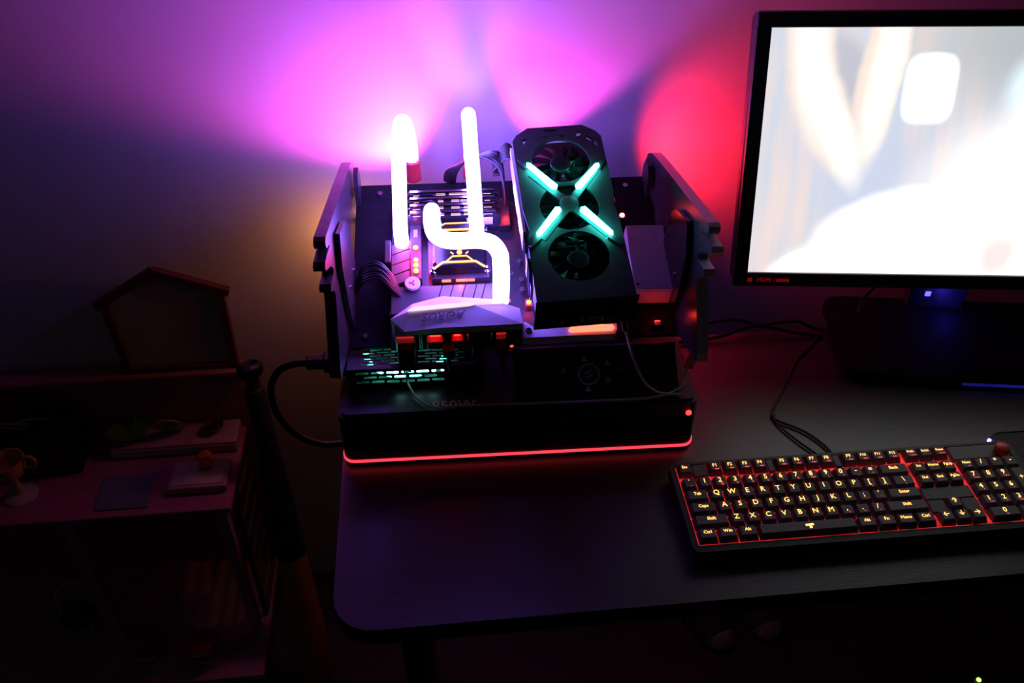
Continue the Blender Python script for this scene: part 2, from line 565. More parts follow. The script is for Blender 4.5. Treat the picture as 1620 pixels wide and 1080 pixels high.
me = plate('front_grille', [(-.080, 0), (.088, 0), (.088, .0305), (-.080, .0305)], slots(-.069, .046, .0085, 3, .0068, .0155, .0042, .0028), .0015)
me.materials.append(M['black'])
obj('front_grille', me, None, psu, T(0, 0, 0) @ RX(90))
me = plate('top_grille', [(-.080, 0), (.088, 0), (.088, .14), (-.080, .14)], slots(-.062, .064, .008, 6, .0054, .0145, .0030, .0026, lambda x, r: -.012 < x < -.002) + [], .0015)
me.materials.append(M['black'])
obj('top_grille', me, None, psu, T(0, 0, .030))
bm = NB(); tube(bm, [(-.01 + .052 * math.cos(R(a)), .062 + .052 * math.sin(R(a)), .010) for a in range(0, 361, 10)], .0035, n=8, raw=True)
fr = obj('fan_ring', bm, M['e_cyan'], psu)
bm = NB(); lathe(bm, [(.017, .004), (.017, .014), (.013, .016), (0.0001, .016)], 20)
obj('fan_hub', bm, M['blade'], psu, T(-.01, .062, 0))
for k in range(9):
    bm = NB(); prism(bm, [(.016, -.006), (.045, -.014), (.046, .006), (.016, .004)], .008, .0095)
    obj('fan_blade', bm, M['blade'], psu, T(-.01, .062, 0) @ RZ(k * 40) @ RX(12))
for x in (-.018, .004, .022, .040):
    bm = NB(); box(bm, x - .006, x + .006, .0022, .006, .020, .026, .001)
    obj('inner_led', bm, M['e_cyan2'], psu)
bm = NB(); box(bm, -.094, -.080, .02, .045, .004, .028, .001)
obj('power_socket', bm, M['black'], psu)

# ================================================================ motherboard, all in the tray's frame
mb = thing('motherboard', 'black computer main board with white shroud over its ports', 'main board', M_TRAY)
bm = NB(); box(bm, -.153, .128, .042, .272, .008, .010)
pcb = obj('circuit_board', bm, M['pcb'], mb)
for u in (-.145, .0, .12):
    for v in (.06, .15, .262):
        bm = NB(); cyl(bm, (u, v, 0), (u, v, .0115), .003, n=8)
        obj('standoff', bm, M['chrome'], mb)
# white shroud over the ports, faceted
bm = NB()
top = [(-.150, .060, .053), (-.133, .039, .0565), (-.091, .041, .0590), (.006, .042, .0590), (.004, .067, .0545), (-.014, .074, .0555), (-.014, .083, .050), (-.088, .092, .050), (-.125, .082, .050)]
ridge = [(-.128, .067, .0572), (-.050, .071, .0590), (-.088, .048, .0588)]
nb = len(top)
V = [bm.verts.new(p) for p in top] + [bm.verts.new(p) for p in ridge] + [bm.verts.new((p[0], p[1], .047 if p[1] < .05 else .012)) for p in top]
F_ = [(0, 1, 9), (1, 2, 11, 9), (2, 3, 11), (3, 4, 10, 11), (4, 5, 10), (5, 6, 10), (6, 7, 10), (7, 9, 10), (7, 8, 9), (8, 0, 9), (9, 11, 10)]
for f in F_:
    bm.faces.new([V[i] for i in f])
for i in range(nb):
    j = (i + 1) % nb
    bm.faces.new([V[i], V[nb + 3 + i], V[nb + 3 + j], V[j]])
shroud = tag(obj('port_shroud', bm, M['white'], mb), 'white faceted plastic shroud')
text_obj('AORUS', .0155, M['ink'], shroud, T(-.086, .0580, .0597) @ RX(0) @ RZ(183), shear=.25)
bm = NB(); prism(bm, [(-.130, .0665), (-.122, .0715), (-.056, .0755), (-.047, .0725), (-.056, .0700)], .0585, .0602)
obj('accent_light', bm, M['e_accent'], shroud)

# rear ports
pl = [('usb_port', -.146, -.122, 'port', 1), ('usb_port', -.118, -.114, 'port', 0), ('usb_port', -.109, -.088, 'red_or_red_lit', 2), ('network_port', -.080, -.064, 'red_or_red_lit', 2), ('usb_port', -.062, -.057, 'red_or_red_lit', 1),
      ('usb_port', -.054, -.036, 'port', 0), ('usb_port', -.033, -.029, 'red_or_red_lit', 1), ('usb_port', -.027, -.012, 'port', 1)]
for nm, a, b, mt, lit in pl:
    bm = NB(); hh = .046
    t_ = .0015
    box(bm, a, b, .048, .07, .012, hh)
    for bb in ((a, a + t_, .040, .048, .012, hh), (b - t_, b, .040, .048, .012, hh), (a, b, .040, .048, hh - t_, hh), (a, b, .040, .048, .012, .012 + t_), (a, b, .040, .048, .028, .0295)):
        box(bm, *bb)
    po = obj(nm, bm, M[mt], mb)
    if lit == 2:  # red-lit port interior made to glow
        bm = NB(); box(bm, a + .004, b - .004, .0445, .0478, .034, .041)
        obj('port_glow', bm, M['e_redsoft'], po)
    elif lit == 1:
        bm = NB(); box(bm, a + .0018, b - .0018, .0455, .0478, .031, .044)
        obj('port_glow', bm, M['e_reddim'], po)
bm = NB(); box(bm, -.0105, .0055, .041, .07, .010, .047, .0005)
ab = obj('audio_block', bm, M['black'], mb)
for i in range(2):
    for j in range(3):
        bm = NB(); u, w_ = -.0065 + i * .008, .016 + j * .0115
        lathe(bm, [(.0018, 0), (.0036, 0), (.0036, .003), (.0030, .0035), (.0020, .0034), (.0018, .0005)], 14, T(u, .041, w_) @ RX(90))
        jk = obj('audio_jack', bm, M['black_gloss'], ab)
bm = NB(); cyl(bm, (-.0065, .0385, .0165), (-.0065, .0370, .0165), .0022, n=10)
obj('optical_light', bm, M['e_redsoft'], ab)
bm = NB(); prism(bm, [(-.013, .0085), (.006, .009), (-.003, .002)], .036, .0375, 'Y')
obj('yellow_sticker', bm, M['yellow'], mb)
# white armour with the red bar to the right of the shroud
bm = NB(); prism(bm, [(.0075, .040), (.0605, .0405), (.122, .040), (.123, .055), (.062, .056), (.05, .0525), (.024, .053), (.012, .062), (.0075, .062)], .016, .030)
arm = obj('edge_armour', bm, M['white'], mb)
bm = NB(); lathe(bm, [(.0001, 0), (.0036, 0), (.0036, .002), (.0028, .0022), (.0024, .0010), (.0001, .0010)], 14)
obj('screw_hole', bm, M['black'], arm, T(.0145, .0500, .0295))
bm = NB(); prism(bm, [(.063, .0465), (.066, .0515), (.117, .0520), (.119, .0475), (.116, .0450), (.066, .0445)], .030, .0335)
rb = obj('red_light_bar', bm, M['e_redbar'], mb)
for u in (.074, .094):
    bm = NB(); box(bm, u, u + .012, .0515, .0545, .030, .0345, .0005)
    obj('amber_tab', bm, M['e_yel'], rb)
bm = NB(); box(bm, .1195, .1225, .0395, .060, .010, .042, .0008)
obj('end_wall', bm, M['red_or_red_lit'], mb)
# shield plates with diagonal slots: separate slats
for k, (a, b) in enumerate(((-.152, -.100), (-.0985, -.086), (-.0845, -.0705), (-.069, -.0565), (-.055, -.0455), (-.044, -.0165))):
    bm = NB(); prism(bm, [(a, .088), (b, .088), (b + .011, .128), (a + .011 if k else a, .128)], .018, .0215)
    obj('shield_slat', bm, M['shield'], mb)
for k in range(4):
    v0 = .130 + k * .0165
    bm = NB(); prism(bm, [(-.152, v0), (-.127, v0 + .010), (-.127, v0 + .0245), (-.152, v0 + .0145)], .018, .0215)
    obj('shield_slat', bm, M['shield'], mb)
bm = NB(); lathe(bm, [(.0001, 0), (.0098, 0), (.0098, .003), (.0092, .0036), (.0001, .0036)], 28)
bd = tag(obj('round_badge', bm, M['white'], mb, T(-.1255, .130, .0235)), 'round white maker badge with a dark mark')
for a in (90, 210, 330):
    bm = NB(); box(bm, -.0009, .0009, .0005, .0048, .0036, .0040)
    obj('badge_mark', bm, M['ink'], bd, RZ(a))
# regulator heatsink holding the amber LED column
bm = NB(); box(bm, -.1285, -.1135, .138, .262, .010, .024, .001)
hs = obj('heatsink', bm, M['heatsink'], mb)
for v in (.150, .1585, .167, .187):
    bm = NB(); lathe(bm, [(.0036, 0), (.0036, .0012), (.0026, .0024), (.0001, .0028)], 12)
    tag(obj('led', bm, M['e_led'], mb, T(-.121, v, .024)), 'orange indicator LED with a red halo')
for v in (.21, .245):
    bm = NB(); box(bm, -.1235, -.1185, v - .006, v + .006, .0235, .0255, .0006)
    obj('led_bar', bm, M['e_redsoft'], mb)
for u, v, m_ in ((-.002, .229, 'e_led'), (.0, .262, 'e_redsoft'), (.019, .099, 'e_led'), (-.004, .248, 'e_redsoft')):
    bm = NB(); lathe(bm, [(.0032, 0), (.0032, .0012), (.0022, .0024), (.0001, .0028)], 12)
    obj('led', bm, M[m_], mb, T(u, v, .018))
    bm = NB(); box(bm, u - .004, u + .004, v - .005, v + .005, .010, .018)
    obj('led_mount', bm, M['red_or_red_lit'], mb)
for p_, w_, c_l in (((-.121, .168, .036), .36, (1.0, .02, .07)), ((-.121, .235, .036), .08, (1.0, .02, .05)), ((-.001, .235, .030), .07, (1.0, .03, .03)), ((.019, .099, .030), .02, (1.0, .03, .02)), ((-.065, .128, .026), .03, (1.0, .06, .01))):
    light('led_light', 'POINT', mb, p_, (0, 0, 1), c_l, w_, .003)
# slots, connectors and capacitors on the right half
for u, L in ((.03, .10), (.055, .06), (.085, .10), (.112, .06)):
    bm = NB(); box(bm, u - .0035, u + .0035, .075, .075 + L, .010, .021, .0006)
    sl = obj('expansion_slot', bm, M['white'] if u == .03 else M['black'], mb)
    bm = NB(); box(bm, u - .0008, u + .0008, .078, .072 + L, .0205, .0214)
    obj('slot_gap', bm, M['black_gloss'], sl)
for u, v in ((.012, .12), (.012, .135), (.02, .15), (.012, .165), (.045, .065), (.058, .066), (.071, .065), (.084, .066), (.097, .065), (.110, .066), (-.028, .12), (-.02, .132)):
    bm = NB(); lathe(bm, [(.0032, 0), (.0032, .009), (.0028, .0095), (.0001, .0095)], 12)
    obj('capacitor', bm, M['heatsink'], mb, T(u, v, .010))
bm = NB(); box(bm, -.012, .004, .27 - .05, .268, .010, .022, .0008)
obj('power_socket', bm, M['black'], mb)
# loose red LED on the tray's right
led = thing('indicator_light', 'small red indicator light on a stub right of the graphics card', 'light', M_TRAY @ T(.155, .234, 0))
bm = NB(); box(bm, -.004, .004, -.004, .004, 0, .017, .0006); obj('stub', bm, M['black'], led)
bm = NB(); lathe(bm, [(.0034, 0), (.0034, .0012), (.0022, .0024), (.0001, .0028)], 14); obj('lens', bm, M['e_red'], led, T(0, 0, .017))
light('led_light', 'POINT', led, (0, 0, .026), (0, 0, 1), (1, .02, .02), .012, .003)

# memory modules
for k in range(4):
    ra = ['rearmost', 'second from the back', 'third from the back', 'front'][3 - k]
    t_ = thing('memory_module', {'rearmost': 'glossy dark memory stick at the back of the row of four, beside the braided cables', 'second from the back': 'glossy dark memory stick, second from the back in the row of four',
                                'third from the back': 'glossy dark memory stick, third from the back in the row of four', 'front': 'glossy dark memory stick at the front of the row, next to the water block'}[ra],
               'memory stick', M_TRAY @ T(-.0715, .2265 + k * .0115, .010), 'memory sticks on the main board')
    bm = NB(); box(bm, -.064, .064, -.0032, .0032, 0, .006)
    obj('slot', bm, M['black'], t_)
    bm = NB(); prism(bm, [(-.0625, .004), (.0625, .004), (.0625, .030), (.055, .034), (.030, .034), (.026, .030), (-.022, .030), (-.026, .034), (-.055, .034), (-.0625, .030)], -.0028, .0028, 'Y')
    obj('heat_spreader', bm, M['ram'], t_)
    bm = NB(); prism(bm, [(-.058, .033), (.058, .033), (.055, .038), (-.055, .038)], -.0016, .0016, 'Y')
    obj('top_fin', bm, M['chrome'], t_)
    for x in (-.047, -.015, .004, .018, .046):
        bm = NB(); L = random.uniform(.003, .008)
        box(bm, x - L, x + L, -.0031, -.0024, .0322, .0332)
        obj('glint_dash', bm, M['e_dash'], t_)  # stands in for amber reflections on the spreader
    if k == 0:
        bm = NB(); box(bm, .018, .052, -.0033, -.0027, .012, .026)
        obj('paper_label', bm, M['white'], t_)

# water block
wb = thing('water_block', 'black processor water block with amber light traces under the bent tube', 'water block', M_TRAY @ T(-.065, .178, .010))
bm = NB(); prism(bm, [(-.036, -.040), (.036, -.040), (.040, -.03), (.040, .028), (.03, .040), (-.03, .040), (-.040, .028), (-.040, -.03)], 0, .012)
obj('mount_plate', bm, M['heatsink'], wb)
bm = NB(); prism(bm, [(-.030, -.034), (.030, -.034), (.034, -.026), (.034, .026), (.024, .036), (-.024, .036), (-.034, .026), (-.034, -.026)], .012, .029)
es = [e for e in bm.edges if all(abs(q.co.z - .029) < 1e-6 for q in e.verts)]
bmesh.ops.bevel(bm, geom=es, offset=.003, segments=1, affect='EDGES')
blk = obj('block_body', bm, M['black_gloss'], wb)


def trace(pts, wd, parent, z=.0292, m_='e_yel'):
    bm = NB()
    for (xa, ya), (xb, yb) in zip(pts, pts[1:]):
        L = math.hypot(xb - xa, yb - ya)
        nx, ny = -(yb - ya) / L * wd, (xb - xa) / L * wd
        ex, ey = (xb - xa) / L * wd * .4, (yb - ya) / L * wd * .4
        prism(bm, [(xa - nx - ex, ya - ny - ey), (xb - nx + ex, yb - ny + ey), (xb + nx + ex, yb + ny + ey), (xa + nx - ex, ya + ny - ey)], z, z + .0012)
    return obj('light_trace', bm, M[m_], parent)


trace([(-.032, -.0365), (-.021, -.0275), (.020, -.0275), (.031, -.0365)], .0013, blk)
trace([(-.017, -.0265), (-.009, -.0185), (.009, -.0185), (.017, -.0265)], .0008, blk)
trace([(-.019, .024), (.018, .024)], .0013, blk)
trace([(-.016, .0215), (-.007, .0125), (.006, .0125), (.015, .0215)], .0009, blk)
trace([(-.024, .030), (-.017, .0345), (.017, .0345), (.024, .030)], .0008, blk)
trace([(-.011, -.012), (-.008, -.015)], .0007, blk)
trace([(.011, -.012), (.008, -.015)], .0007, blk)
bm = NB(); lathe(bm, [(.0001, .0290), (.0035, .0290), (.0035, .0302), (.0001, .0302)], 16, T(0, -.0125, 0)); obj('light_dot', bm, M['e_yel'], blk)
for x, s in ((-.018, .006), (.002, .008), (.014, .004)):
    bm = NB(); box(bm, x - s, x + s, -.0405, -.0385, .004, .010, .0006)
    obj('front_light', bm, M['e_redbar'], wb)
for sx in (-1, 1):
    for sy in (-1, 1):
        bm = NB(); lathe(bm, [(.0040, 0), (.0040, .006), (.0020, .007), (.0020, .013), (.0001, .0135)], 12)
        obj('mount_screw', bm, M['chrome'], wb, T(sx * .034, sy * .033, .012))


def tr2case(u, v, w_):
    return M_TRAY_L @ Vector((u, v, w_))


def glow_tube(label, pts, r, fits, frame):
    # fits: (point, direction, material, length)
    t_ = thing('coolant_tube', label, 'coolant tube', frame, 'lit coolant tubes on the computer')
    bm = NB(); tube(bm, pts, r, n=18, k=8, cap_round=False)
    obj('tube', bm, M['e_tube'], t_, smooth=True, angle=60)
    for p, d, *more in fits:
        fm, fl_ = more or ('chrome', .012)
        bm = NB()
        q = Vector(d).normalized().to_track_quat('Z', 'Y').to_matrix().to_4x4()
        lathe(bm, [(r + .0012, 0), (r + .0022, .001), (r + .0022, fl_ - .002), (r + .0004, fl_), (r - .001, fl_)], 24, Matrix.Translation(p) @ q)
        obj('fitting', bm, M[fm], t_, smooth=True)
    return t_


glow_tube('violet-white glowing tube arched upright at the left, nearest the left side plate', [tr2case(-.139, .198, .012), tr2case(-.139, .199, .035), (-.139, .213, .226), (-.1375, .229, .262), (-.136, .244, .298), (-.134, .259, .319), (-.132, .281, .327), (-.128, .306, .312), (-.125, .330, .272), (-.125, .340, .250), (-.125, .342, .240)],
          .0092, [(tr2case(-.139, .1975, .010), M_TRAY_L.to_3x3() @ Vector((0, 0, 1))), ((-.125, .343, .214), (0, -.1, 1), 'red_or_red_lit', .032)], M_CASE)  # rear fitting coloured red for the light falling on it
glow_tube('violet-white glowing tube arched upright in the middle, left of the graphics card', [tr2case(-.041, .198, .012), tr2case(-.041, .199, .035), (-.042, .213, .226), (-.043, .230, .265), (-.045, .248, .306), (-.0455, .262, .325), (-.046, .283, .333), (-.045, .308, .316), (-.044, .331, .274), (-.044, .342, .250), (-.044, .343, .240)],
          .0092, [(tr2case(-.041, .1975, .010), M_TRAY_L.to_3x3() @ Vector((0, 0, 1))), ((-.044, .344, .214), (0, -.1, 1), 'red_or_red_lit', .032)], M_CASE)  # red light on the rear fitting is in its colour
glow_tube('violet-white glowing tube bent in an S across the water block', [(-.098, .2165, .036), (-.098, .2145, .058), (-.0975, .204, .0755), (-.0978, .186, .078), (-.0945, .167, .078), (-.0825, .156, .078), (-.064, .1535, .078), (-.042, .1535, .078), (-.0255, .148, .078), (-.0168, .133, .078), (-.016, .119, .078), (-.016, .1085, .0755), (-.016, .1025, .068), (-.016, .101, .056), (-.016, .101, .038), (-.016, .101, .020)],
          .0102, [((-.098, .2168, .028), (0, 0, 1)), ((-.016, .101, .012), (0, 0, 1))], M_TRAY)

# radiator that hangs behind the tray
rd = thing('radiator', 'slim black radiator hung behind the tray where the tubes end', 'radiator', M_CASE @ T(-.085, .342, .10))
bm = NB(); box(bm, -.075, .075, -.012, .012, .085, .1, .003, 2); box(bm, -.075, .075, -.012, .012, -.01, .004, .003, 2)
obj('tank', bm, M['black'], rd)
for k in range(14):
    x = -.07 + k * .0108
    bm = NB(); box(bm, x - .001, x + .001, -.010, .010, .004, .085)
    obj('radiator_fin', bm, M['black_sat'], rd)

# ================================================================ graphics card
gpu = thing('graphics_card', 'black graphics card with three fans and a glowing teal X', 'graphics card', M_TRAY @ T(.0725, .182, .100) @ RZ(2.7))
HW, HL = .058, .137
outl = [(-.036, HL), (.036, HL), (.052, HL - .012), (HW, HL - .022), (HW, .02), (HW - .004, .0), (HW, -.02), (HW, -HL), (-HW, -HL), (-HW, -.05), (-HW + .004, -.03), (-HW, .0), (-HW, HL - .022), (-.052, HL - .012)]
fans = [(0, .078), (0, .002), (0, -.074)]
end_holes = [[(-.016, .1320), (.016, .1320), (.012, .1290), (-.012, .1290)], [(.040, .1180), (.050, .1080), (.052, .0960), (.048, .1010), (.045, .1060), (.038, .1120)], [(.028, .1260), (.033, .1260), (.031, .1175), (.024, .1172), (.026, .1200)],
             [(-.047, .1160), (-.039, .1190), (-.043, .1085)], [(-.020, .1205), (-.009, .1205), (-.014, .1180)], [(.004, .1205), (.010, .1205), (.007, .1165)]]
me = plate('shroud_face', outl, [circle(x, y, .0368, 40) for x, y in fans] + end_holes, .004)
me.materials.append(M['gpu'])
obj('shroud_face', me, None, gpu, T(0, 0, -.002))
bm = NB()
for a in ((-HW, -HW + .002, -HL, HL - .024), (HW - .002, HW, -HL, HL - .024)):
    box(bm, *a, -.034, -.004)
box(bm, -HW, HW, -HL, -HL + .002, -.040, -.004)
obj('shroud_skirt', bm, M['gpu'], gpu)
bm = NB(); box(bm, -.054, .054, -.130, .131, -.041, -.024); obj('heatsink_core', bm, M['black'], gpu)
for k in range(30):
    y = -.128 + k * .0075
    bm = NB(); box(bm, -.052, .052, y - .0006, y + .0006, -.0245, -.019)
    obj('heatsink_fin', bm, M['black_sat'], gpu)
bm = NB(); box(bm, -.058, .058, -HL, HL - .030, -.046, -.042)
obj('back_plate', bm, M['black'], gpu)
for i, (x, y) in enumerate(fans):
    z = -.006 if i != 1 else -.013
    f = thing('tmp', None, None)
    bpy.data.objects.remove(f)
    bm = NB(); lathe(bm, [(.0001, z), (.0125, z), (.0135, z - .001), (.0135, z - .009), (.0001, z - .009)], 24, T(x, y, 0))
    hub = obj('fan', bm, M['blade'], gpu, smooth=True)
    for k in range(11):
        bm = NB()
        ring = []
        for j in range(6):
            r_ = .0128 + (.0355 - .0128) * j / 5
            sw = 5 * (j / 5) ** 1.4
            a0, a1 = R(-9 + sw * 2.2), R(13 + sw * 2.2)
            ring.append(((r_ * math.cos(a0), r_ * math.sin(a0), z - .0075), (r_ * math.cos(a1), r_ * math.sin(a1), z - .0015)))
        vs = [(bm.verts.new(a), bm.verts.new(b)) for a, b in ring]
        for p, q in zip(vs, vs[1:]):
            bm.faces.new((p[0], q[0], q[1], p[1]))
        bmesh.ops.solidify(bm, geom=bm.faces[:], thickness=.0008)
        obj('blade', bm, M['blade'], hub, T(x, y, 0) @ RZ(k * 360 / 11 + 7 * i))
    bm = NB(); lathe(bm, [(.0001, 0), (.0095, 0), (.0095, .0005), (.0001, .0005)], 20, T(x, y, z)); obj('hub_cap', bm, M['black_gloss'], hub)


def tip(px, py):                                     # tray (u,v) to card plane
    v = RZ(-2.7) @ Vector((px - .0725, py - .182, 0))
    return v.x, v.y


for (a, b) in (((.026, .248), (.058, .207)), ((.113, .244), (.083, .206)), ((.030, .137), (.059, .177)), ((.117, .135), (.085, .176))):
    xa, ya = tip(*a); xb, yb = tip(*b)
    L = math.hypot(xb - xa, yb - ya)
    nx, ny = -(yb - ya) / L, (xb - xa) / L
    dx, dy = (xb - xa) / L, (yb - ya) / L
    wo, wi = .0030, .0044
    bm = NB()
    prism(bm, [(xa - nx * wo, ya - ny * wo), (xb - nx * wi - dx * .003, yb - ny * wi - dy * .003), (xb, yb), (xb + nx * wi - dx * .003, yb + ny * wi - dy * .003), (xa + nx * wo, ya + ny * wo), (xa - dx * .003, ya - dy * .003)], .0045, .0075)
    arm_ = tag(obj('light_bar', bm, M['e_x'], gpu), 'glowing teal arm of the X')
    # dark wing that carries the bar outward
    bm = NB()
    ox, oy = xa - dx * .018, ya - dy * .018
    ox = max(-HW, min(HW, ox))
    prism(bm, [(xa - nx * .005, ya - ny * .005), (xa + nx * .005, ya + ny * .005), (ox + nx * .002, oy + ny * .002), (ox - nx * .002, oy - ny * .002)], 0, .0028)
    obj('shroud_wing', bm, M['gpu'], gpu)
# arm beneath the bars: X spokes over the middle fan
for ang in (52, 128):
    bm = NB(); box(bm, -.0052, .0052, -.066, .066, -.0025, .0008, .0004)
    obj('x_spoke', bm, M['gpu'], gpu, T(.0, .0055, 0) @ RZ(ang - 90))
bm = NB(); lathe(bm, [(.0001, -.003), (.012, -.003), (.012, .001), (.010, .0018), (.0001, .0018)], 24)
obj('x_boss', bm, M['gpu'], gpu, T(.0, .0055, 0), smooth=True)
# left flank, white with lit lettering
bm = NB(); prism(bm, [(-.105, -.040), (.112, -.036), (.112, -.008), (.06, -.006), (-.03, -.006), (-.06, -.012), (-.105, -.014)], -HW - .003, -HW, 'X')
fl = tag(obj('side_plate', bm, M['white'], gpu), 'white side plate with lit slots')
for a, b in ((.02, .064), (-.012, .008)):
    bm = NB(); box(bm, -HW - .0042, -HW - .003, a, b, -.030, -.022, .0004)
    obj('side_light', bm, M['e_white'], fl)
for k, y in enumerate((-.05, -.09)):
    bm = NB(); prism(bm, [(y - .015, -.035), (y + .012, -.032), (y + .016, .0015), (y - .002, .0015)], -HW - .004, -HW - .0005, 'X')
    obj('flank_blade', bm, M['black_gloss'], gpu)
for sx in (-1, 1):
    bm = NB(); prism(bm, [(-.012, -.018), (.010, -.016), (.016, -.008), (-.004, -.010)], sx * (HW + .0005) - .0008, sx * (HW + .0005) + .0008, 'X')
    obj('copper_pipe', bm, M['e_redbar'] if sx > 0 else M['gold'], gpu)  # right-hand pipe made to glow red
# bracket end and riser that carries the card
bm = NB(); box(bm, -.060, .060, -HL - .003, -HL - .0015, -.052, .004)
br = obj('slot_bracket', bm, M['black_sat'], gpu)
for k in range(4):
    bm = NB(); x = -.036 + k * .024; box(bm, x - .008, x + .008, -HL - .009, -HL - .003, -.036, -.026, .0008)
    obj('display_port', bm, M['port'] if k == 2 else M['black'], br)
for sx in (-1, 1):
    bm = NB(); box(bm, sx * .04 - .004, sx * .04 + .004, .03, .045, -.100, -.046)
    obj('riser_post', bm, M['black_sat'], gpu)

# grey drive box at the right of the card
gb = thing('drive_box', 'plain grey box lying flat on the tray at the right of the graphics card', 'drive box', M_TRAY @ T(.176, .102, 0) @ RZ(-1.5))
bm = NB(); box(bm, -.025, .025, 0, .1025, 0, .032, .0012, 2)
obj('shell', bm, M['grey_box'], gb)
bm = NB(); lathe(bm, [(.0001, 0), (.0022, 0), (.0022, .0004), (.0001, .0004)], 12); obj('screw', bm, M['black'], gb, T(-.0195, .008, .032))
bm = NB(); box(bm, -.023, .023, -.0006, .0005, .004, .028); obj('front_plate', bm, M['grey_box'], gb)
il = thing('indicator_light', 'small red light on the tray in front of the grey box', 'light', M_TRAY @ T(.180, .068, 0))
bm = NB(); box(bm, -.005, .005, -.003, .003, 0, .006, .0005); obj('stub', bm, M['black'], il)
bm = NB(); box(bm, -.0035, .0035, .003, .0042, .0015, .0055); obj('lens', bm, M['e_redsoft'], il)
light('led_light', 'POINT', il, (0, .006, .012), (0, 1, 0), (1, .03, .03), .010, .003)

# ================================================================ cables on the computer
cb = thing('power_cable_bundle', 'braided dark power cables arching up behind the memory, tied in a comb', 'cable', M_TRAY @ T(-.004, .285, .012))
for k in range(12):
    o_ = k * .0032
    bm = NB()
    tube(bm, [(.003 + .0005 * (k % 2), -.03 + o_, .008), (.001, -.022 + o_, .040), (-.006, -.008 + o_ * .7, .060 + .0016 * (k % 3)), (-.024, .004 + o_ * .6, .066 - .0014 * k), (-.046 - .0008 * k, .008 + o_ * .5, .058 - .0022 * k), (-.060 - .0012 * k, .018 + o_ * .4, .024 - .001 * k), (-.064 - .0012 * k, .034 + o_ * .3, -.02)], .0019, n=6, k=4)
    obj('wire', bm, M['sleeve'], cb, smooth=True)
for k in range(8):
    bm = NB(); tube(bm, [(.008 - .020, -.004 + k * .0036, .050), (.008, .000 + k * .0036, .068), (.018, -.012 + k * .0034, .052), (.016, -.022 + k * .003, .02)], .0019, n=6, k=5)
    obj('wire', bm, M['sleeve'], cb, smooth=True)
bm = NB(); box(bm, -.006, .003, -.012, .022, .047, .051, .0008); obj('cable_comb', bm, M['black'], cb, RY(-8))
cl = thing('power_cable_bundle', 'dark braided cables running from the left side plate to the main board edge', 'cable', M_TRAY @ T(-.175, .13, 0))
for k in range(7):
    bm = NB(); d = k * .0044
    tube(bm, [(-.022, .030 - d, -.002 + .001 * k), (-.012, .034 - d, .022), (.008, .030 - d * .9, .030 + .001 * (k % 2)), (.024, .012 - d * .8, .027), (.032 + .0012 * k, -.002 - d * .7, .016), (.034 + .0012 * k, -.006 - d * .6, .009)], .0020, n=6, k=5)
    obj('wire', bm, M['sleeve'], cl, smooth=True)
bm = NB(); box(bm, .022, .040, -.040, -.004, .009, .021, .001); obj('plug', bm, M['black'], cl)
bm = NB(); box(bm, .014, .022, .036, .072, .003, .024, .001); obj('socket_block', bm, M['heatsink'], cl)

usb = thing('usb_cable', 'thin pale cable hanging from the ports and running along the base to the right', 'cable', M_CASE)
bm = NB(); box(bm, -.144, -.124, .048, .070, .114, .142, .002); obj('plug', bm, M['rubber'], usb)
bm = NB(); tube(bm, [(-.134, .053, .116), (-.136, .050, .100), (-.135, .046, .092), (-.124, .024, .0875), (-.102, .006, .0862), (-.07, .008, .0855), (.0, .006, .0855), (.09, .005, .0855), (.16, .006, .0858), (.196, .018, .088), (.2045, .028, .096), (.2065, .030, .112), (.207, .030, .122)], .0014, n=8, k=6)
obj('cord', bm, M['white_cable'], usb, smooth=True)
bm = NB(); box(bm, -.006, .006, -.003, .003, 0, .028, .001); obj('metal_plug', bm, M['red_or_red_lit'], usb, T(.206, .028, .112) @ RY(14))  # plug painted red for the red light on it
ac = thing('audio_cable', 'thin grey cable curving down from the card bracket to the base at the right', 'cable', M_CASE)
bm = NB(); tube(bm, [(.129, .046, .158), (.133, .030, .145), (.139, .022, .128), (.150, .016, .104), (.165, .012, .0905), (.180, .010, .0868), (.198, .009, .0862)], .0016, n=8, k=6)
obj('cord', bm, M['white_cable'], ac, smooth=True)
bm = NB(); cyl(bm, (.129, .046, .158), (.126, .060, .174), .0042, n=10); obj('plug', bm, M['rubber'], ac)
for x, nm in ((-.083, 'dark network plug under the red ports of the main board'), (-.047, 'left of the two dark plugs beside the audio jacks'), (-.019, 'right of the two dark plugs, next to the audio jacks')):
    pg = thing('cable_plug', nm, 'plug', M_TRAY @ T(x, .030, .012), 'dark plugs in the main board ports')
    bm = NB(); box(bm, -.0075, .0075, -.004, .012, 0, .015, .001); obj('housing', bm, M['rubber'], pg)
    bm = NB(); tube(bm, [(0, -.003, .007), (0, -.010, .003), (.002, -.014, -.012), (.004, -.012, -.024)], .0028, n=8); obj('cord', bm, M['rubber'], pg, smooth=True)

pc = thing('mains_cable', 'thick black mains cable looping out left of the base', 'cable', M_CASE)
bm = NB(); box(bm, -.240, -.2225, .072, .094, .090, .112, .003); box(bm, -.262, -.238, .076, .090, .093, .109, .003)
obj('plug', bm, M['rubber'], pc)
bm = NB(); tube(bm, [(-.258, .083, .101), (-.275, .085, .099), (-.300, .092, .082), (-.316, .098, .045), (-.314, .10, .000), (-.296, .10, -.035), (-.268, .10, -.055), (-.24, .11, -.066), (-.215, .13, -.075)], .0046, n=10, k=8)
obj('cord', bm, M['rubber'], pc, smooth=True)

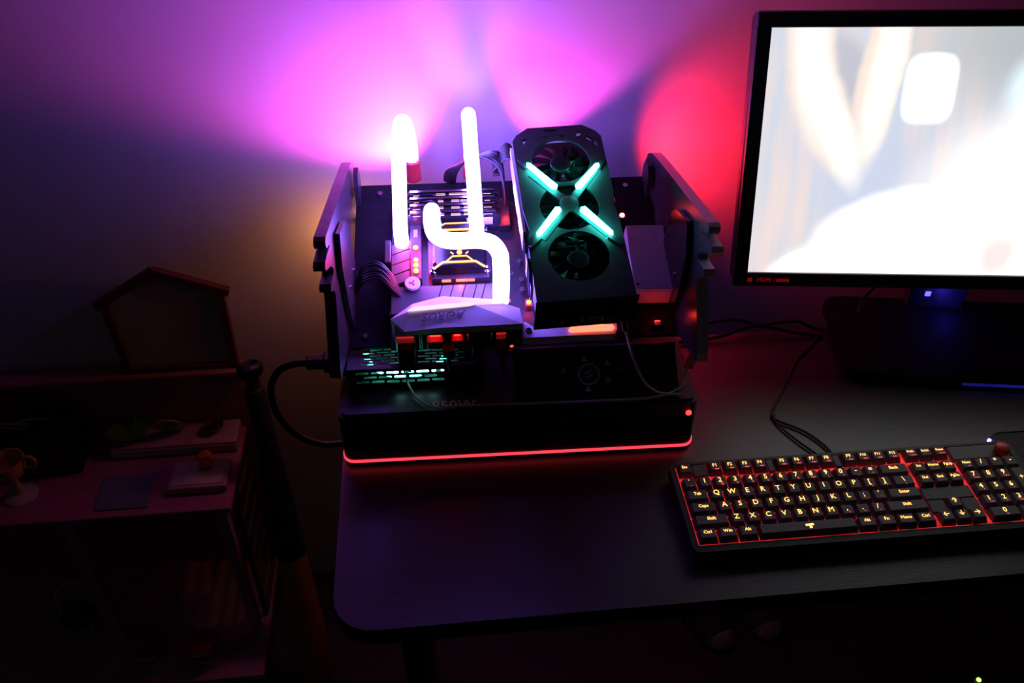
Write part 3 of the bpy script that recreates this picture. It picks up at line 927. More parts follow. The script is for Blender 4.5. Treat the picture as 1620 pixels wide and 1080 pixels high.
# ================================================================ monitor
_X0 = Vector((math.cos(R(-10)), math.sin(R(-10)), 0))
_B = Vector((math.sin(R(10)), math.cos(R(10)), 0))
_U0 = _B * math.sin(R(15)) + Vector((0, 0, 1)) * math.cos(R(15))
_X = _X0 * math.cos(R(1.6)) + _U0 * math.sin(R(1.6))
_U = _U0 * math.cos(R(1.6)) - _X0 * math.sin(R(1.6))
_N = _X.cross(_U)                                        # towards the viewer
M_MON = Matrix(((_X.x, -_N.x, _U.x, .3959), (_X.y, -_N.y, _U.y, .95), (_X.z, -_N.z, _U.z, .8754), (0, 0, 0, 1)))
mon = thing('monitor', 'black-framed monitor showing an overexposed pale picture', 'monitor', T(.70, .93, .75) @ RZ(-10))
MI = mon.matrix_world.inverted() @ M_MON
W_, H_ = .565, .346
bm = NB()
bz = .0175
box(bm, 0, W_, 0, .012, H_ - .018, H_, .001)
box(bm, 0, W_, 0, .012, 0, .0185, .001)
box(bm, 0, bz, 0, .012, .0185, H_ - .018, .0005)
box(bm, W_ - bz, W_, 0, .012, .0185, H_ - .018, .0005)
box(bm, 0, W_, .012, .045, 0, H_, .008, 2)
bezel = obj('bezel', bm, M['bezel'], mon, MI)


def screen_mat():
    m = bpy.data.materials.new('screen_picture')
    m.use_nodes = True
    nt = m.node_tree
    for n_ in list(nt.nodes):
        nt.nodes.remove(n_)
    N = nt.nodes.new
    Lk = nt.links.new
    o = N('ShaderNodeOutputMaterial')
    e = N('ShaderNodeEmission')
    Lk(e.outputs[0], o.inputs[0])
    e.inputs[1].default_value = 1.0
    tc = N('ShaderNodeTexCoord')
    nz = N('ShaderNodeTexNoise'); nz.inputs['Scale'].default_value = 22; nz.inputs['Detail'].default_value = 3
    Lk(tc.outputs['Object'], nz.inputs['Vector'])
    sub = N('ShaderNodeVectorMath'); sub.operation = 'SUBTRACT'; sub.inputs[1].default_value = (.5, .5, .5)
    Lk(nz.outputs['Color'], sub.inputs[0])
    sc = N('ShaderNodeVectorMath'); sc.operation = 'SCALE'; sc.inputs['Scale'].default_value = .012
    Lk(sub.outputs[0], sc.inputs[0])
    ad = N('ShaderNodeVectorMath'); ad.operation = 'ADD'
    Lk(tc.outputs['Object'], ad.inputs[0]); Lk(sc.outputs[0], ad.inputs[1])

    def blob(cx, cz, rx, rz, ang, soft, warp=1, boxy=0):
        mp = N('ShaderNodeMapping'); mp.vector_type = 'TEXTURE'
        mp.inputs['Location'].default_value = (cx, 0, cz)
        mp.inputs['Rotation'].default_value = (0, R(ang), 0)
        mp.inputs['Scale'].default_value = (rx, 1, rz)
        Lk(ad.outputs[0] if warp else tc.outputs['Object'], mp.inputs['Vector'])
        mu = N('ShaderNodeVectorMath'); mu.operation = 'MULTIPLY'; mu.inputs[1].default_value = (1, 0, 1)
        Lk(mp.outputs[0], mu.inputs[0])
        ln = N('ShaderNodeVectorMath'); ln.operation = 'LENGTH'
        if boxy:
            sq = N('ShaderNodeVectorMath'); sq.operation = 'MULTIPLY'
            Lk(mu.outputs[0], sq.inputs[0]); Lk(mu.outputs[0], sq.inputs[1])
            Lk(sq.outputs[0], ln.inputs[0])
        else:
            Lk(mu.outputs[0], ln.inputs[0])
        mr = N('ShaderNodeMapRange'); mr.interpolation_type = 'SMOOTHSTEP'
        mr.inputs['From Min'].default_value = 1 + soft; mr.inputs['From Max'].default_value = 1 - soft
        mr.inputs['To Min'].default_value = 0; mr.inputs['To Max'].default_value = 1
        Lk(ln.outputs['Value'], mr.inputs['Value'])
        return mr.outputs[0]
    # soft vertical streaks in the background
    mp = N('ShaderNodeMapping'); mp.inputs['Scale'].default_value = (26, 1, 3)
    Lk(tc.outputs['Object'], mp.inputs['Vector'])
    n2 = N('ShaderNodeTexNoise'); n2.inputs['Scale'].default_value = 1.6; n2.inputs['Detail'].default_value = 2
    Lk(mp.outputs[0], n2.inputs['Vector'])
    cr = N('ShaderNodeValToRGB')
    cr.color_ramp.elements[0].color = (.66, .72, .84, 1); cr.color_ramp.elements[0].position = .35
    cr.color_ramp.elements[1].color = (.90, .76, .74, 1); cr.color_ramp.elements[1].position = .66
    Lk(n2.outputs['Fac'], cr.inputs['Fac'])
    col = cr.outputs['Color']

    def over(c, fac, rgb):
        mx = N('ShaderNodeMix'); mx.data_type = 'RGBA'
        Lk(fac, mx.inputs['Factor']); Lk(c, mx.inputs['A']); mx.inputs['B'].default_value = (*rgb, 1)
        return mx.outputs['Result']
    for args, rgb in (((.42, .315, .20, .085, 0, .5), (.50, .54, .56)), ((.155, .15, .06, .07, 0, .6), (.64, .70, .86)), ((.115, .262, .028, .06, -12, .3), (.58, .58, .66)),
                      ((.070, .290, .030, .10, -8, .22), (.96, .82, .76)), ((.096, .225, .030, .085, -24, .2), (.98, .84, .77)), ((.155, .275, .026, .11, 6, .18), (.99, .84, .74)), ((.140, .20, .020, .05, 30, .25), (.98, .86, .80)),
                      ((.072, .285, .020, .085, -10, .5), (1.2, 1.1, 1.04)), ((.105, .215, .018, .075, -24, .5), (1.3, 1.2, 1.12)), ((.160, .275, .017, .10, 5, .5), (1.3, 1.18, 1.06)),
                      ((.2155, .256, .031, .041, 0, .22, 0, 1), (1.2, 1.45, 1.6)), ((.2165, .270, .024, .026, 0, .2, 0), (1.5, 1.6, 1.7)), ((.335, .255, .025, .035, 0, .7), (.9, 1.1, 1.2)),
                      ((.44, .11, .20, .125, 0, .35), (1.35, 1.3, 1.28)), ((.275, .058, .175, .080, 0, .10), (1.35, 1.32, 1.32)), ((.15, .025, .105, .036, -4, .12), (1.2, 1.15, 1.15)), ((.30, .03, .22, .05, 0, .2), (1.35, 1.3, 1.25)),
                      ((.335, .045, .022, .030, 20, .6), (.99, .88, .86)), ((.43, .05, .05, .03, 0, .6), (1.2, 1.0, .95))):
        col = over(col, blob(*args), rgb)
    Lk(col, e.inputs[0])
    return m


bm = NB(); box(bm, bz - .0003, W_ - bz + .0003, .0055, .008, .0182, H_ - .0177)
tag(obj('screen', bm, screen_mat(), mon, MI), 'bright pale screen')
MT = MI @ RX(90)
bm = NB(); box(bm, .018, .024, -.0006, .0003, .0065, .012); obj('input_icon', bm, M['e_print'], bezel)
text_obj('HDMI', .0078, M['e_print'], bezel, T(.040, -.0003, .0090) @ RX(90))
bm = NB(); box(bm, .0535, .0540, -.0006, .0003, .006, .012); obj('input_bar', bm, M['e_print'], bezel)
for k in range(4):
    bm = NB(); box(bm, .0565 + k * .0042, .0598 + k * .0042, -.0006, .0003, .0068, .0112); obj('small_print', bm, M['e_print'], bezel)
for k in range(5):
    bm = NB(); cyl(bm, (.300 + k * .0085 + (.006 if k else 0), -.0005, .0095), (.300 + k * .0085 + (.006 if k else 0), .0005, .0095), .0010, n=8)
    obj('button_mark', bm, M['yellow'] if k == 0 else M['mark'], bezel)
# neck and base
bm = NB(); box(bm, -.012, .072, .095, .118, .010, .26, .003, 2)
nk = obj('neck', bm, M['neck'], mon)
bm = NB(); box(bm, -.01, .07, .06, .10, .22, .26, .003); obj('tilt_hinge', bm, M['black'], mon)
bm = NB(); prism(bm, rrect(-.135, .205, -.075, .118, .03, 6), .003, .016)
es = [e for e in bm.edges if all(abs(q.co.z - .016) < 1e-6 for q in e.verts)]
bmesh.ops.bevel(bm, geom=es, offset=.004, segments=2, affect='EDGES')
obj('foot_plate', bm, M['foot'], mon)
bm = NB(); box(bm, .010, .018, .0930, .0953, .036, .044, .0008)
obj('neck_light', bm, M['e_blue'], nk)
light('neck_blue_light', 'POINT', nk, (.042, .072, .036), (0, -1, 0), (.06, .04, 1), .035, .004)

bm = NB(); box(bm, .02, .175, -.0765, -.0752, .006, .010)
obj('foot_light', bm, M['e_dimblue'], mon)

# ================================================================ keyboard
U_ = .0184
KB = T(.2645, .6035, .75) @ RZ(-.4)
kb = thing('keyboard', 'black mechanical keyboard with glowing orange-red key legends', 'keyboard', KB)
MK = T(0, .001, .013) @ RX(2.6)                             # the plate the keys stand on
KW, KD = 22.5 * U_ + .013, 6.25 * U_ + .0085
bm = NB()
prism(bm, rrect(-.0015, KW + .0015, -.0045, KD + .002, .008, 5), -.010, -.001)
hull = obj('case', bm, M['black'], kb, MK)
bm = NB()
rim = rrect(-.0015, KW + .0015, -.0045, KD + .002, .008, 5)
me = plate('rim', rim, [rrect(.0052, KW - .0052, .0042, KD - .0015, .002, 3)], .0070)
me.materials.append(M['black'])
obj('rim', me, None, kb, MK @ T(0, 0, .0022))
bm = NB(); box(bm, .005, KW - .005, .004, KD - .001, -.0012, .0004)
obj('backlight_plate', bm, M['e_plate'], kb, MK)
for x in (.03, KW - .05):
    bm = NB(); box(bm, x, x + .03, .015, KD - .02, -.0135, -.0098); obj('foot', bm, M['rubber'], kb, MK)


def keycap(wu, du=1):
    bm = NB()
    w2, d2 = wu * U_ / 2 - .0006, du * U_ / 2 - .0006
    z0, z1 = .0030, .0112
    tx, ty = w2 - .0022, d2 - .0024
    sh = .0008
    v = [(-w2, -d2, z0), (w2, -d2, z0), (w2, d2, z0), (-w2, d2, z0), (-tx, -ty + sh, z1), (tx, -ty + sh, z1), (tx, ty + sh, z1 + .0004), (-tx, ty + sh, z1 + .0004)]
    vs, fs = add(bm, v, [(3, 2, 1, 0), (4, 5, 6, 7), (0, 1, 5, 4), (1, 2, 6, 5), (2, 3, 7, 6), (3, 0, 4, 7)])
    bmesh.ops.bevel(bm, geom=[e for e in bm.edges if e.verts[0].co.z > .01 or e.verts[1].co.z > .01], offset=.0006, segments=1, affect='EDGES')
    return mesh_of('keycap', bm, M['key'])


_kc = {}
x_main = 0.0
rows = []
F = [(0, 1, 'Esc', '')] + [(2 + k, 1, 'F%d' % (k + 1), '*') for k in range(4)] + [(6.5 + k, 1, 'F%d' % (k + 5), '*') for k in range(4)] + [(11 + k, 1, 'F%d' % (k + 9), '*') for k in range(4)] + [(15.25, 1, 'PrtSc', 'SysRq'), (16.25, 1, 'ScrLk', ''), (17.25, 1, 'Pause', 'Break')]
rows.append((5.25, F))
nr = [(k, 1, c, s) for k, (c, s) in enumerate(zip('`1234567890-=', '~!@#$%^&*()_+'))] + [(13, 2, 'Back', ''), (15.25, 1, 'Ins', ''), (16.25, 1, 'Home', ''), (17.25, 1, 'PgUp', ''), (18.5, 1, 'Num', 'Lk'), (19.5, 1, '/', ''), (20.5, 1, '*', ''), (21.5, 1, '-', '')]
rows.append((4, nr))
q = [(0, 1.5, 'Tab', '')] + [(1.5 + k, 1, c, '') for k, c in enumerate('QWERTYUIOP')] + [(11.5, 1, '[', '{'), (12.5, 1, ']', '}'), (13.5, 1.5, '\\', '|'), (15.25, 1, 'Del', ''), (16.25, 1, 'End', ''), (17.25, 1, 'PgDn', ''), (18.5, 1, '7', 'Home'), (19.5, 1, '8', '^'), (20.5, 1, '9', 'PgUp')]
rows.append((3, q))
a = [(0, 1.75, 'Caps', '')] + [(1.75 + k, 1, c, '') for k, c in enumerate('ASDFGHJKL')] + [(10.75, 1, ';', ':'), (11.75, 1, "'", '"'), (12.75, 2.25, 'Enter', ''), (18.5, 1, '4', '<'), (19.5, 1, '5', ''), (20.5, 1, '6', '>')]
rows.append((2, a))
z = [(0, 2.25, 'Shift', '')] + [(2.25 + k, 1, c, '') for k, c in enumerate('ZXCVBNM')] + [(9.25, 1, ',', '<'), (10.25, 1, '.', '>'), (11.25, 1, '/', '?'), (12.25, 2.75, 'Shift', ''), (16.25, 1, '\u2191', ''), (18.5, 1, '1', 'End'), (19.5, 1, '2', 'v'), (20.5, 1, '3', 'PgDn')]
rows.append((1, z))
c_ = [(0, 1.25, 'Ctrl', ''), (1.25, 1.25, 'Win', ''), (2.5, 1.25, 'Alt', ''), (3.75, 6.25, 'Tt', ''), (10, 1.25, 'Alt', ''), (11.25, 1.25, 'Fn', ''), (12.5, 1.25, 'Menu', ''), (13.75, 1.25, 'Ctrl', ''), (15.25, 1, '\u2190', ''), (16.25, 1, '\u2193', ''), (17.25, 1, '\u2192', ''), (18.5, 2, '0', 'Ins'), (20.5, 1, '.', 'Del')]
rows.append((0, c_))
TALL = [(21.5, 2, 2, '+'), (21.5, 0, 2, 'Ent')]
LEG = {}


def put_key(ux, uy, wu, du, main, second):
    if (wu, du) not in _kc:
        _kc[(wu, du)] = keycap(wu, du)
    rowtilt = {5.25: -5, 4: -4, 3: -2, 2: 0, 1: 2, 0: 4}.get(uy, 0)
    kx, ky = .0065 + (ux + wu / 2) * U_, .006 + (uy + (du - 1) / 2 + .5) * U_
    k_ = obj('keycap', _kc[(wu, du)], None, kb, MK @ T(kx, ky, 0) @ RX(-rowtilt * .5))
    size = .0092 if len(main) == 1 else (.0062 if len(main) <= 2 else (.0050 if len(main) <= 4 else .0042))
    if wu >= 1.25 and len(main) > 2:
        size = .0058
    zz = .01135
    if main == 'Tt':
        bm = NB()
        prism(bm, [(-.0048, .0022), (.0044, .0030), (.0048, .0004), (.0016, .0002), (.0020, -.0034), (-.0012, -.0036), (-.0010, .0000), (-.0046, -.0004)], 0, .0003)
        obj('legend', bm, M['e_key'], k_, T(.002, .0005, zz))
        return
    text_obj(main, size, M['e_key'], k_, T(0 if wu >= 1.25 else -.0006, .0022, zz), 'legend')
    if second and second != '*':
        text_obj(second, .0046 if len(second) == 1 else .0030, M['dim_legend'], k_, T(.0012, -.0030, zz - .0002), 'small_legend')
    elif second == '*':
        bm = NB(); box(bm, -.0026, .0026, -.0008, .0008, 0, .0003); obj('small_legend', bm, M['dim_legend'], k_, T(.0010, -.0032, zz - .0002))


for uy, keys in rows:
    for (ux, wu, main, second) in keys:
        put_key(ux, uy, wu, 1, main, second)
for ux, uy, du, main in TALL:
    put_key(ux, uy, 1, du, main, '')
# blank panels between the blocks and the knob
for (x0, x1, y0, y1) in ((1, 2, 5.25, 6.25), (6, 6.5, 5.25, 6.25), (10.5, 11, 5.25, 6.25), (18.45, 22.5, 5.1, 6.25), (15.1, 18.4, 2.02, 2.98), (15.1, 16.2, 1.02, 2.0), (17.3, 18.4, 1.02, 2.0)):
    bm = NB(); box(bm, .0065 + x0 * U_ + .0004, .0065 + x1 * U_ - .0004, .006 + y0 * U_, .006 + y1 * U_, 0, .0062, .0008)
    obj('top_panel', bm, M['kb_top'], kb, MK)
bm = NB(); lathe(bm, [(.0085, .006), (.0088, .008), (.0088, .0135), (.0078, .0155), (.005, .0165), (.0001, .0168)], 26)
tag(obj('volume_knob', bm, M['knob'], kb, MK @ T(.0065 + 21.95 * U_, .006 + 5.55 * U_, 0), smooth=True), 'round red volume knob')

kc = thing('keyboard_cable', 'thin dark cable looping back from the keyboard over the desk', 'cable', T(.481, .73, .75))
bm = NB(); tube(bm, [(.0, -.004, .012), (.0, .013, .004), (-.006, .035, .003), (-.022, .060, .003), (-.050, .084, .003), (-.050, .098, .003), (-.034, .122, .003), (.0, .170, .003), (.019, .198, .003), (.055, .232, .003), (.078, .258, .003)], .0017, n=8, k=7)
obj('cord', bm, M['rubber'], kc, smooth=True)
kc2 = thing('keyboard_cable', 'second thin cable lying beside the looped keyboard cable', 'cable', T(.470, .73, .75))
bm = NB(); tube(bm, [(-.002, -.004, .010), (-.004, .010, .003), (-.02, .035, .003), (-.034, .062, .003), (-.041, .082, .003), (-.038, .092, .0045)], .0015, n=8, k=7)
obj('cord', bm, M['rubber'], kc2, smooth=True)

# mouse pad with a violet corner light
mp_ = thing('mouse_pad', 'grey mouse pad beside the keyboard, violet light at its corner', 'mouse pad', T(.692, .60, .75))
bm = NB(); prism(bm, rrect(.004, .26, 0, .160, .012, 5), 0, .0035); obj('pad', bm, M['pad'], mp_)
bm = NB(); tube(bm, [(p[0], p[1], .003) for p in rrect(.004, .26, 0, .160, .012, 5)] + [(.26, .148, .003)], .0016, n=6, raw=True); obj('stitched_rim', bm, M['rubber'], mp_)
bm = NB(); lathe(bm, [(.0022, 0), (.0022, .003), (.0001, .0036)], 12, T(-.0008, .150, 0)); obj('corner_light', bm, M['e_violet'], mp_)

# cables behind the desk
for i, (lab, pts) in enumerate((('upper of two dark cables along the wall behind the case', [(.30, 1.0, .760), (.42, 1.01, .772), (.47, 1.01, .760), (.52, 1.0, .770), (.55, .995, .758), (.566, .99, .756)]),
                                ('lower of two dark cables along the wall behind the case', [(.30, .985, .755), (.40, .99, .756), (.46, 1.0, .766), (.52, .99, .756), (.56, .98, .7535)]),
                                ('dark knotted cable hanging from the monitor to the desk', [(.652, 1.02, .87), (.648, 1.03, .845), (.636, 1.035, .826), (.628, 1.03, .818), (.634, 1.02, .822), (.644, 1.025, .818), (.648, 1.03, .800), (.636, 1.03, .782), (.622, 1.01, .7700)]))):
    o_ = thing('cable', lab, 'cable', T(*pts[-1]))
    bm = NB(); tube(bm, [Vector(p) - Vector(pts[-1]) for p in pts], .0026, n=8, k=6)
    obj('cord', bm, M['rubber'], o_, smooth=True)

# ================================================================ left corner: doll's house, bat
dh = thing('doll_house', 'open pink wooden doll house with posts standing left of the desk', 'doll house', T(-.60, 1.0, 0))
# local: x -.28..+.245, y 0..20
def part(name, m_, *bx, parent=None, bev=.0015):
    bm = NB()
    for b_ in bx:
        box(bm, *b_, bev)
    return obj(name, bm, M[m_], parent or dh)


part('upper_deck', 'pink', (-.30, .245, .0, .20, .448, .460))
part('back_board', 'pink', (-.30, .268, .192, .204, .10, .592))
part('ledge', 'pink', (-.30, .272, .172, .206, .592, .602))
part('ground_plate', 'pink_lt', (-.30, .245, -.075, .20, .085, .10))
for x in (-.19, -.02, .225):
    part('post', 'pink_lt', (x - .009, x + .009, .008, .026, .10, .448))
part('plinth', 'brown', (-.29, .235, .0, .19, 0, .085))
lat = part('lattice_side', 'brown', (.232, .240, .05, .19, .10, .11), (.232, .240, .05, .19, .43, .447), (.232, .240, .05, .06, .10, .447), (.232, .240, .18, .19, .10, .447))
for k in range(6):
    bm = NB(); box(bm, .2335, .2385, .06, .18, .15 + k * .048, .158 + k * .048); obj('lattice_bar', bm, M['brown'], lat)
for x in (-.25, -.11, .08):
    w_o = part('wall_cabinet', 'pink_lt', (x - .045, x + .045, .150, .192, .300, .40))
    part('cabinet_door', 'cream', (x - .042, x - .002, .146, .150, .304, .396), parent=w_o)
    part('cabinet_door', 'cream', (x + .002, x + .042, .146, .150, .304, .396), parent=w_o)

hb = thing('house_frame', 'house-shaped frame with red pitched roof standing on the doll house ledge', 'picture frame', T(-.432, 1.196, .602))
bm = NB(); prism(bm, [(-.090, 0), (.084, 0), (.092, .148), (-.005, .186), (-.094, .138)], -.004, .006, 'Y'); obj('back_panel', bm, M['cream'], hb)
for (x0, z0, x1, z1, nm, m_) in ((-.104, .136, -.004, .196, 'roof_board', 'roof_red'), (-.004, .196, .104, .150, 'roof_board', 'roof_red'), (-.086, 0, -.090, .136, 'side_post', 'roof_red'), (.086, 0, .090, .146, 'side_post', 'roof_red'), (-.09, .005, .088, .003, 'sill', 'roof_red')):
    d = Vector((x1 - x0, 0, z1 - z0)); n_ = Vector((-d.z, 0, d.x)).normalized() * .006
    bm = NB(); prism(bm, [(x0 - n_.x, z0 - n_.z), (x1 - n_.x, z1 - n_.z), (x1 + n_.x, z1 + n_.z), (x0 + n_.x, z0 + n_.z)], -.014, -.002, 'Y'); obj(nm, bm, M[m_], hb)

DZ = .460
bk = thing('black_box', 'black cube-shaped box on the pink doll house deck', 'box', T(-.668, 1.10, DZ) @ RZ(4))
bm = NB(); box(bm, -.068, .056, .0, .075, 0, .085, .003, 2); obj('body', bm, M['black'], bk)
bm = NB(); prism(bm, [(.0, 0), (.045, 0), (.036, .022), (.008, .022)], .03, .06, 'Y'); obj('top_block', bm, M['black_gloss'], bk, T(-.01, 0, .085))
bm = NB(); tube(bm, [(-.015, .028, .012), (.01, .028, .016), (.038, .028, .012)], .0015, n=6); obj('wire_loop', bm, M['chrome'], bk, T(-.01, 0, .09))
bm = NB(); box(bm, -.05, .04, -.0015, .001, .01, .075); obj('front_plate', bm, M['black_gloss'], bk)
mr = thing('hand_mirror', 'lilac square mirror with dark rim tilted on the black box', 'mirror', T(-.722, 1.128, DZ + .0855) @ RX(38) @ RY(0))
bm = NB(); box(bm, -.033, .033, -.004, .004, -.0, .058, .006, 2, mat=T(0, 0, .010) @ RY(38)); obj('rim', bm, M['black'], mr)
bm = NB(); box(bm, -.027, .027, -.0052, -.0038, .006, .052, .0004, mat=T(0, 0, .010) @ RY(38)); obj('glass', bm, M['lilac'], mr)
gs = thing('goblet', 'yellow handled cup on a pale footed stand', 'cup', T(-.698, 1.062, DZ))
bm = NB(); lathe(bm, [(.026, 0), (.026, .003), (.008, .010), (.005, .030), (.006, .042), (.016, .050)], 20); obj('stand', bm, M['cream'], gs, smooth=True)
bm = NB(); lathe(bm, [(.012, .050), (.024, .056), (.028, .075), (.028, .082), (.0255, .082), (.024, .060), (.0001, .056)], 22); obj('bowl', bm, M['cupyel'], gs, smooth=True)
bm = NB(); tube(bm, [(.024, 0, .062), (.040, 0, .064), (.044, 0, .078), (.034, 0, .086), (.026, 0, .078)], .003, n=8); obj('handle', bm, M['cupyel'], gs, smooth=True)
tr_ = thing('shelf_block', 'long pale pink step along the back of the deck', 'shelf', T(-.475, 1.130, DZ))
bm = NB(); box(bm, -.095, .115, 0, .058, 0, .024, .003, 2); obj('block', bm, M['pink_lt'], tr_)
bm = NB(); box(bm, -.093, .113, -.0012, .0008, .004, .018); obj('front_strip', bm, M['cream'], tr_)
lf = thing('leaf_dish', 'green leaf-shaped dish on the pale step', 'dish', T(-.543, 1.158, DZ + .024))
bm = NB(); lathe(bm, [(.012, 0), (.030, .010), (.034, .016), (.031, .016), (.012, .005), (.0001, .004)], 22, Matrix.Diagonal((1.0, .75, 1, 1))); obj('bowl', bm, M['green'], lf, smooth=True)
bm = NB(); tube(bm, [(.0, .012, .004), (.010, .018, .024), (.006, .022, .045), (-.008, .022, .056)], [.004, .0015], n=8); obj('stem', bm, M['green'], lf, smooth=True)
pt = thing('small_plate', 'plain pale plate propped on the pale step', 'plate', T(-.472, 1.174, DZ + .0245) @ RX(-62 + 90))
bm = NB(); lathe(bm, [(.010, 0), (.024, .003), (.027, .006), (.025, .0065), (.010, .003), (.0001, .003)], 26, T(0, .0, .027) @ RX(90)); obj('dish', bm, M['cream'], pt, smooth=True)
bm = NB(); lathe(bm, [(.0001, .0035), (.013, .0035), (.013, .0042), (.0001, .0042)], 22, T(0, .0, .027) @ RX(90)); obj('inner_ring', bm, M['teal_card'], pt)
rs = thing('red_rose', 'red cloth rose beside the plain plate', 'rose', T(-.402, 1.160, DZ + .024))
for k in range(9):
    a_ = k * 137.5
    r_ = .003 + .0020 * k
    bm = NB()
    prof_ = []
    vs = []
    for i in range(5):
        for j in range(4):
            th = R(a_ - 50 + 25 * i)
            rr = r_ * (.55 + .16 * j)
            vs.append((rr * math.cos(th), rr * math.sin(th), .004 + .010 * j * (1 - .05 * k) * .55))
    add(bm, vs, [(i * 4 + j, (i + 1) * 4 + j, (i + 1) * 4 + j + 1, i * 4 + j + 1) for i in range(4) for j in range(3)])
    bmesh.ops.solidify(bm, geom=bm.faces[:], thickness=.0008)
    obj('petal', bm, M['rose_red'], rs, smooth=True)
bm = NB(); lathe(bm, [(.004, 0), (.010, .003), (.012, .006), (.0001, .007)], 12); obj('calyx', bm, M['green'], rs)
cd = thing('card', 'teal-grey rectangular card lying on the front of the deck', 'card', T(-.528, 1.048, DZ))
bm = NB(); box(bm, -.045, .040, -.034, .040, 0, .003, .0008); obj('sheet', bm, M['teal_card'], cd)
bm = NB(); box(bm, -.041, .036, -.030, .036, .003, .0034); obj('face', bm, M['teal_card'], cd)
ty = thing('pale_tray', 'pale raised tray at the right front of the deck', 'tray', T(-.415, 1.068, DZ))
bm = NB(); box(bm, -.045, .05, -.032, .032, 0, .016, .003, 2); obj('body', bm, M['pink_lt'], ty)
bm = NB(); box(bm, -.038, .043, -.026, .026, .016, .0175); obj('inset', bm, M['cream'], ty)
for lab, x, y, s in (('small orange fruit on the pale tray', -.402, 1.082, .012), ('small dull orange bun behind the pale tray', -.412, 1.112, .014)):
    fr_ = thing('play_food', lab, 'toy food', T(x, y, DZ + (.0175 if y < 1.1 else 0)), 'toy food on the doll house deck')
    bm = NB(); lathe(bm, [(.004, 0), (s * .85, .003), (s, s * .6), (s * .8, s * 1.05), (s * .3, s * 1.25), (.0001, s * 1.2)], 18); obj('fruit', bm, M['orange'], fr_, smooth=True)
    bm = NB(); tube(bm, [(0, 0, s * 1.2), (.001, 0, s * 1.2 + .004)], .001, n=6, raw=True); obj('stalk', bm, M['green'], fr_)

tb = thing('toy_table', 'round pink toy table inside the doll house', 'toy table', T(-.527, 1.075, .10))
bm = NB(); lathe(bm, [(.0001, .062), (.070, .062), (.072, .066), (.070, .070), (.0001, .070)], 30); obj('table_top', bm, M['pink'], tb, smooth=True)
bm = NB(); lathe(bm, [(.040, 0), (.040, .004), (.012, .012), (.010, .05), (.03, .062)], 20); obj('pedestal', bm, M['cream'], tb, smooth=True)


def stool(lab, x, y):
    s_ = thing('toy_stool', lab, 'toy stool', T(x, y, .10), 'toy stools in front of the doll house')
    h = .045
    bm = NB(); lathe(bm, [(.0001, h + .002), (.026, h + .002), (.027, h + .005), (.025, h + .009), (.0001, h + .010)], 26); st = obj('seat', bm, M['rose_red'], s_, smooth=True)
    bm = NB(); tube(bm, [(.0275 * math.cos(R(t)), .0275 * math.sin(R(t)), h + .003) for t in range(0, 361, 15)], .0015, n=6, raw=True); obj('seat_rim', bm, M['chrome'], st)
    for k in range(4):
        c0, s0 = math.cos(R(45 + 90 * k)), math.sin(R(45 + 90 * k))
        bm = NB(); cyl(bm, (.030 * c0, .030 * s0, 0), (.019 * c0, .019 * s0, h + .003), .0022, n=8); obj('leg', bm, M['chrome'], s_)
    bm = NB(); tube(bm, [(.0245 * math.cos(R(t)), .0245 * math.sin(R(t)), .022) for t in range(0, 361, 15)], .0014, n=6, raw=True); obj('foot_ring', bm, M['chrome'], s_)


stool('red-topped toy stool with wire legs, farther from the bat', -.553, .972)
stool('red-topped toy stool with wire legs, nearer the bat', -.461, .970)
tc_ = thing('toy_chair', 'dim round-backed toy chair at the left inside the doll house', 'toy chair', T(-.70, 1.055, .10) @ RZ(15))
bm = NB(); lathe(bm, [(.0001, .04), (.030, .04), (.032, .044), (.0001, .048)], 22); obj('seat', bm, M['brown'], tc_)
bm = NB(); tube(bm, [(-.028, .02, .044), (-.030, .026, .075), (-.016, .030, .095), (.0, .031, .100), (.016, .030, .095), (.030, .026, .075), (.028, .02, .044)], .003, n=8); obj('backrest', bm, M['cream'], tc_, smooth=True)
for k in range(4):
    c0, s0 = math.cos(R(45 + 90 * k)), math.sin(R(45 + 90 * k))
    bm = NB(); cyl(bm, (.028 * c0, .028 * s0, 0), (.022 * c0, .022 * s0, .041), .0025, n=8); obj('leg', bm, M['cream'], tc_)

A0, A1 = Vector((-.270, .965, 0.0)), Vector((-.306, 1.122, .655))
dirn = (A1 - A0)
Lb = dirn.length
qb = dirn.normalized().to_track_quat('Z', 'Y').to_matrix().to_4x4()
bat = thing('baseball_bat', 'yellow baseball bat with black grip standing on its barrel beside the desk', 'bat', Matrix.Translation(A0 + Vector((0, 0, .004))) @ qb)
ly_ = .30
bm = NB(); lathe(bm, [(.0001, 0.0), (.022, .002), (.029, .012), (.030, .10), (.028, .22), (.0255, ly_)], 26); obj('barrel', bm, M['bat_y'], bat, smooth=True)
bm = NB(); lathe(bm, [(.0258, ly_), (.0262, ly_ + .003), (.0225, ly_ + .12), (.0175, ly_ + .25), (.0155, Lb - .050), (.0150, Lb - .047), (.0105, Lb - .045), (.0105, Lb - .022)], 24); obj('grip', bm, M['rubber'], bat, smooth=True)
bm = NB(); lathe(bm, [(.0105, Lb - .024), (.019, Lb - .020), (.0215, Lb - .012), (.020, Lb - .004), (.014, Lb), (.009, Lb - .004), (.0001, Lb - .005)], 26); obj('knob', bm, M['black_gloss'], bat, smooth=True)

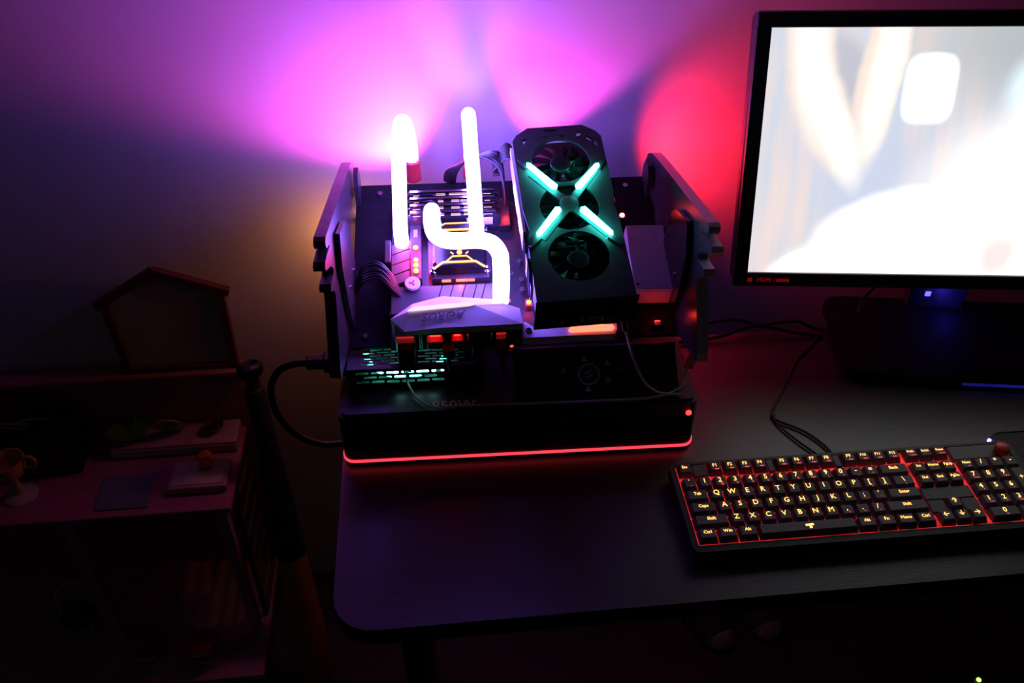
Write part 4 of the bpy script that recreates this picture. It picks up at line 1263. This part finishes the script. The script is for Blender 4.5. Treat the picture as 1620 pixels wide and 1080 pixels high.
# ================================================================ under the desk
for lab, x, y, rz in (('left shoe of the pair on the floor under the desk', .503, .992, 18), ('right shoe of the pair on the floor under the desk', .606, 1.005, 10)):
    sh = thing('shoe', lab, 'shoe', T(x, y, 0) @ RZ(rz), 'shoes under the desk')
    bm = NB()
    secs = [(-.045, .012, .018), (-.03, .030, .036), (.0, .038, .045), (.06, .036, .062), (.12, .032, .085), (.17, .031, .092), (.20, .026, .085), (.212, .012, .06)]
    rings = []
    for y_, hw, h in secs:
        rings.append([bm.verts.new((hw * math.cos(R(t)), y_, .012 + max(0, math.sin(R(t))) * (h - .012))) for t in range(0, 181, 15)])
    for r0, r1 in zip(rings, rings[1:]):
        for i in range(len(r0) - 1):
            bm.faces.new((r0[i], r0[i + 1], r1[i + 1], r1[i]))
    bm.faces.new(rings[0]); bm.faces.new(rings[-1][::-1])
    obj('upper', bm, M['shoe'], sh, smooth=True, angle=60)
    bm = NB(); prism(bm, [(.0, -.052), (.02, -.046), (.036, -.02), (.041, .02), (.037, .09), (.035, .18), (.024, .21), (0, .216), (-.024, .21), (-.035, .18), (-.037, .09), (-.041, .02), (-.036, -.02), (-.02, -.046)], 0, .013); obj('sole', bm, M['rubber'], sh)
    bm = NB()
    rings = []
    for y_, hw, h in ((-.0475, .012, .019), (-.036, .025, .0325), (-.026, .0315, .0378)):
        rings.append([bm.verts.new((hw * math.cos(R(t)), y_, .012 + max(0, math.sin(R(t))) * (h - .012) + .0006)) for t in range(0, 181, 15)])
    for r0, r1 in zip(rings, rings[1:]):
        for i in range(len(r0) - 1):
            bm.faces.new((r0[i], r0[i + 1], r1[i + 1], r1[i]))
    bm.faces.new(rings[0])
    obj('toe_cap', bm, M['toe'], sh, smooth=True, angle=60)
ps = thing('power_strip', 'dark power strip on the floor with a green pilot light', 'power strip', T(.925, .80, 0) @ RZ(20))
bm = NB(); box(bm, -.12, .06, -.025, .025, 0, .040, .004, 2); obj('body', bm, M['black'], ps)
for k in range(3):
    bm = NB(); lathe(bm, [(.018, .040), (.018, .042), (.016, .042), (.0155, .0402)], 20, T(-.095 + k * .045, 0, 0)); obj('socket', bm, M['black_gloss'], ps)
bm = NB(); lathe(bm, [(.004, .040), (.004, .042), (.0001, .0445)], 12, T(.035, .006, 0)); obj('pilot_light', bm, M['e_green'], ps)
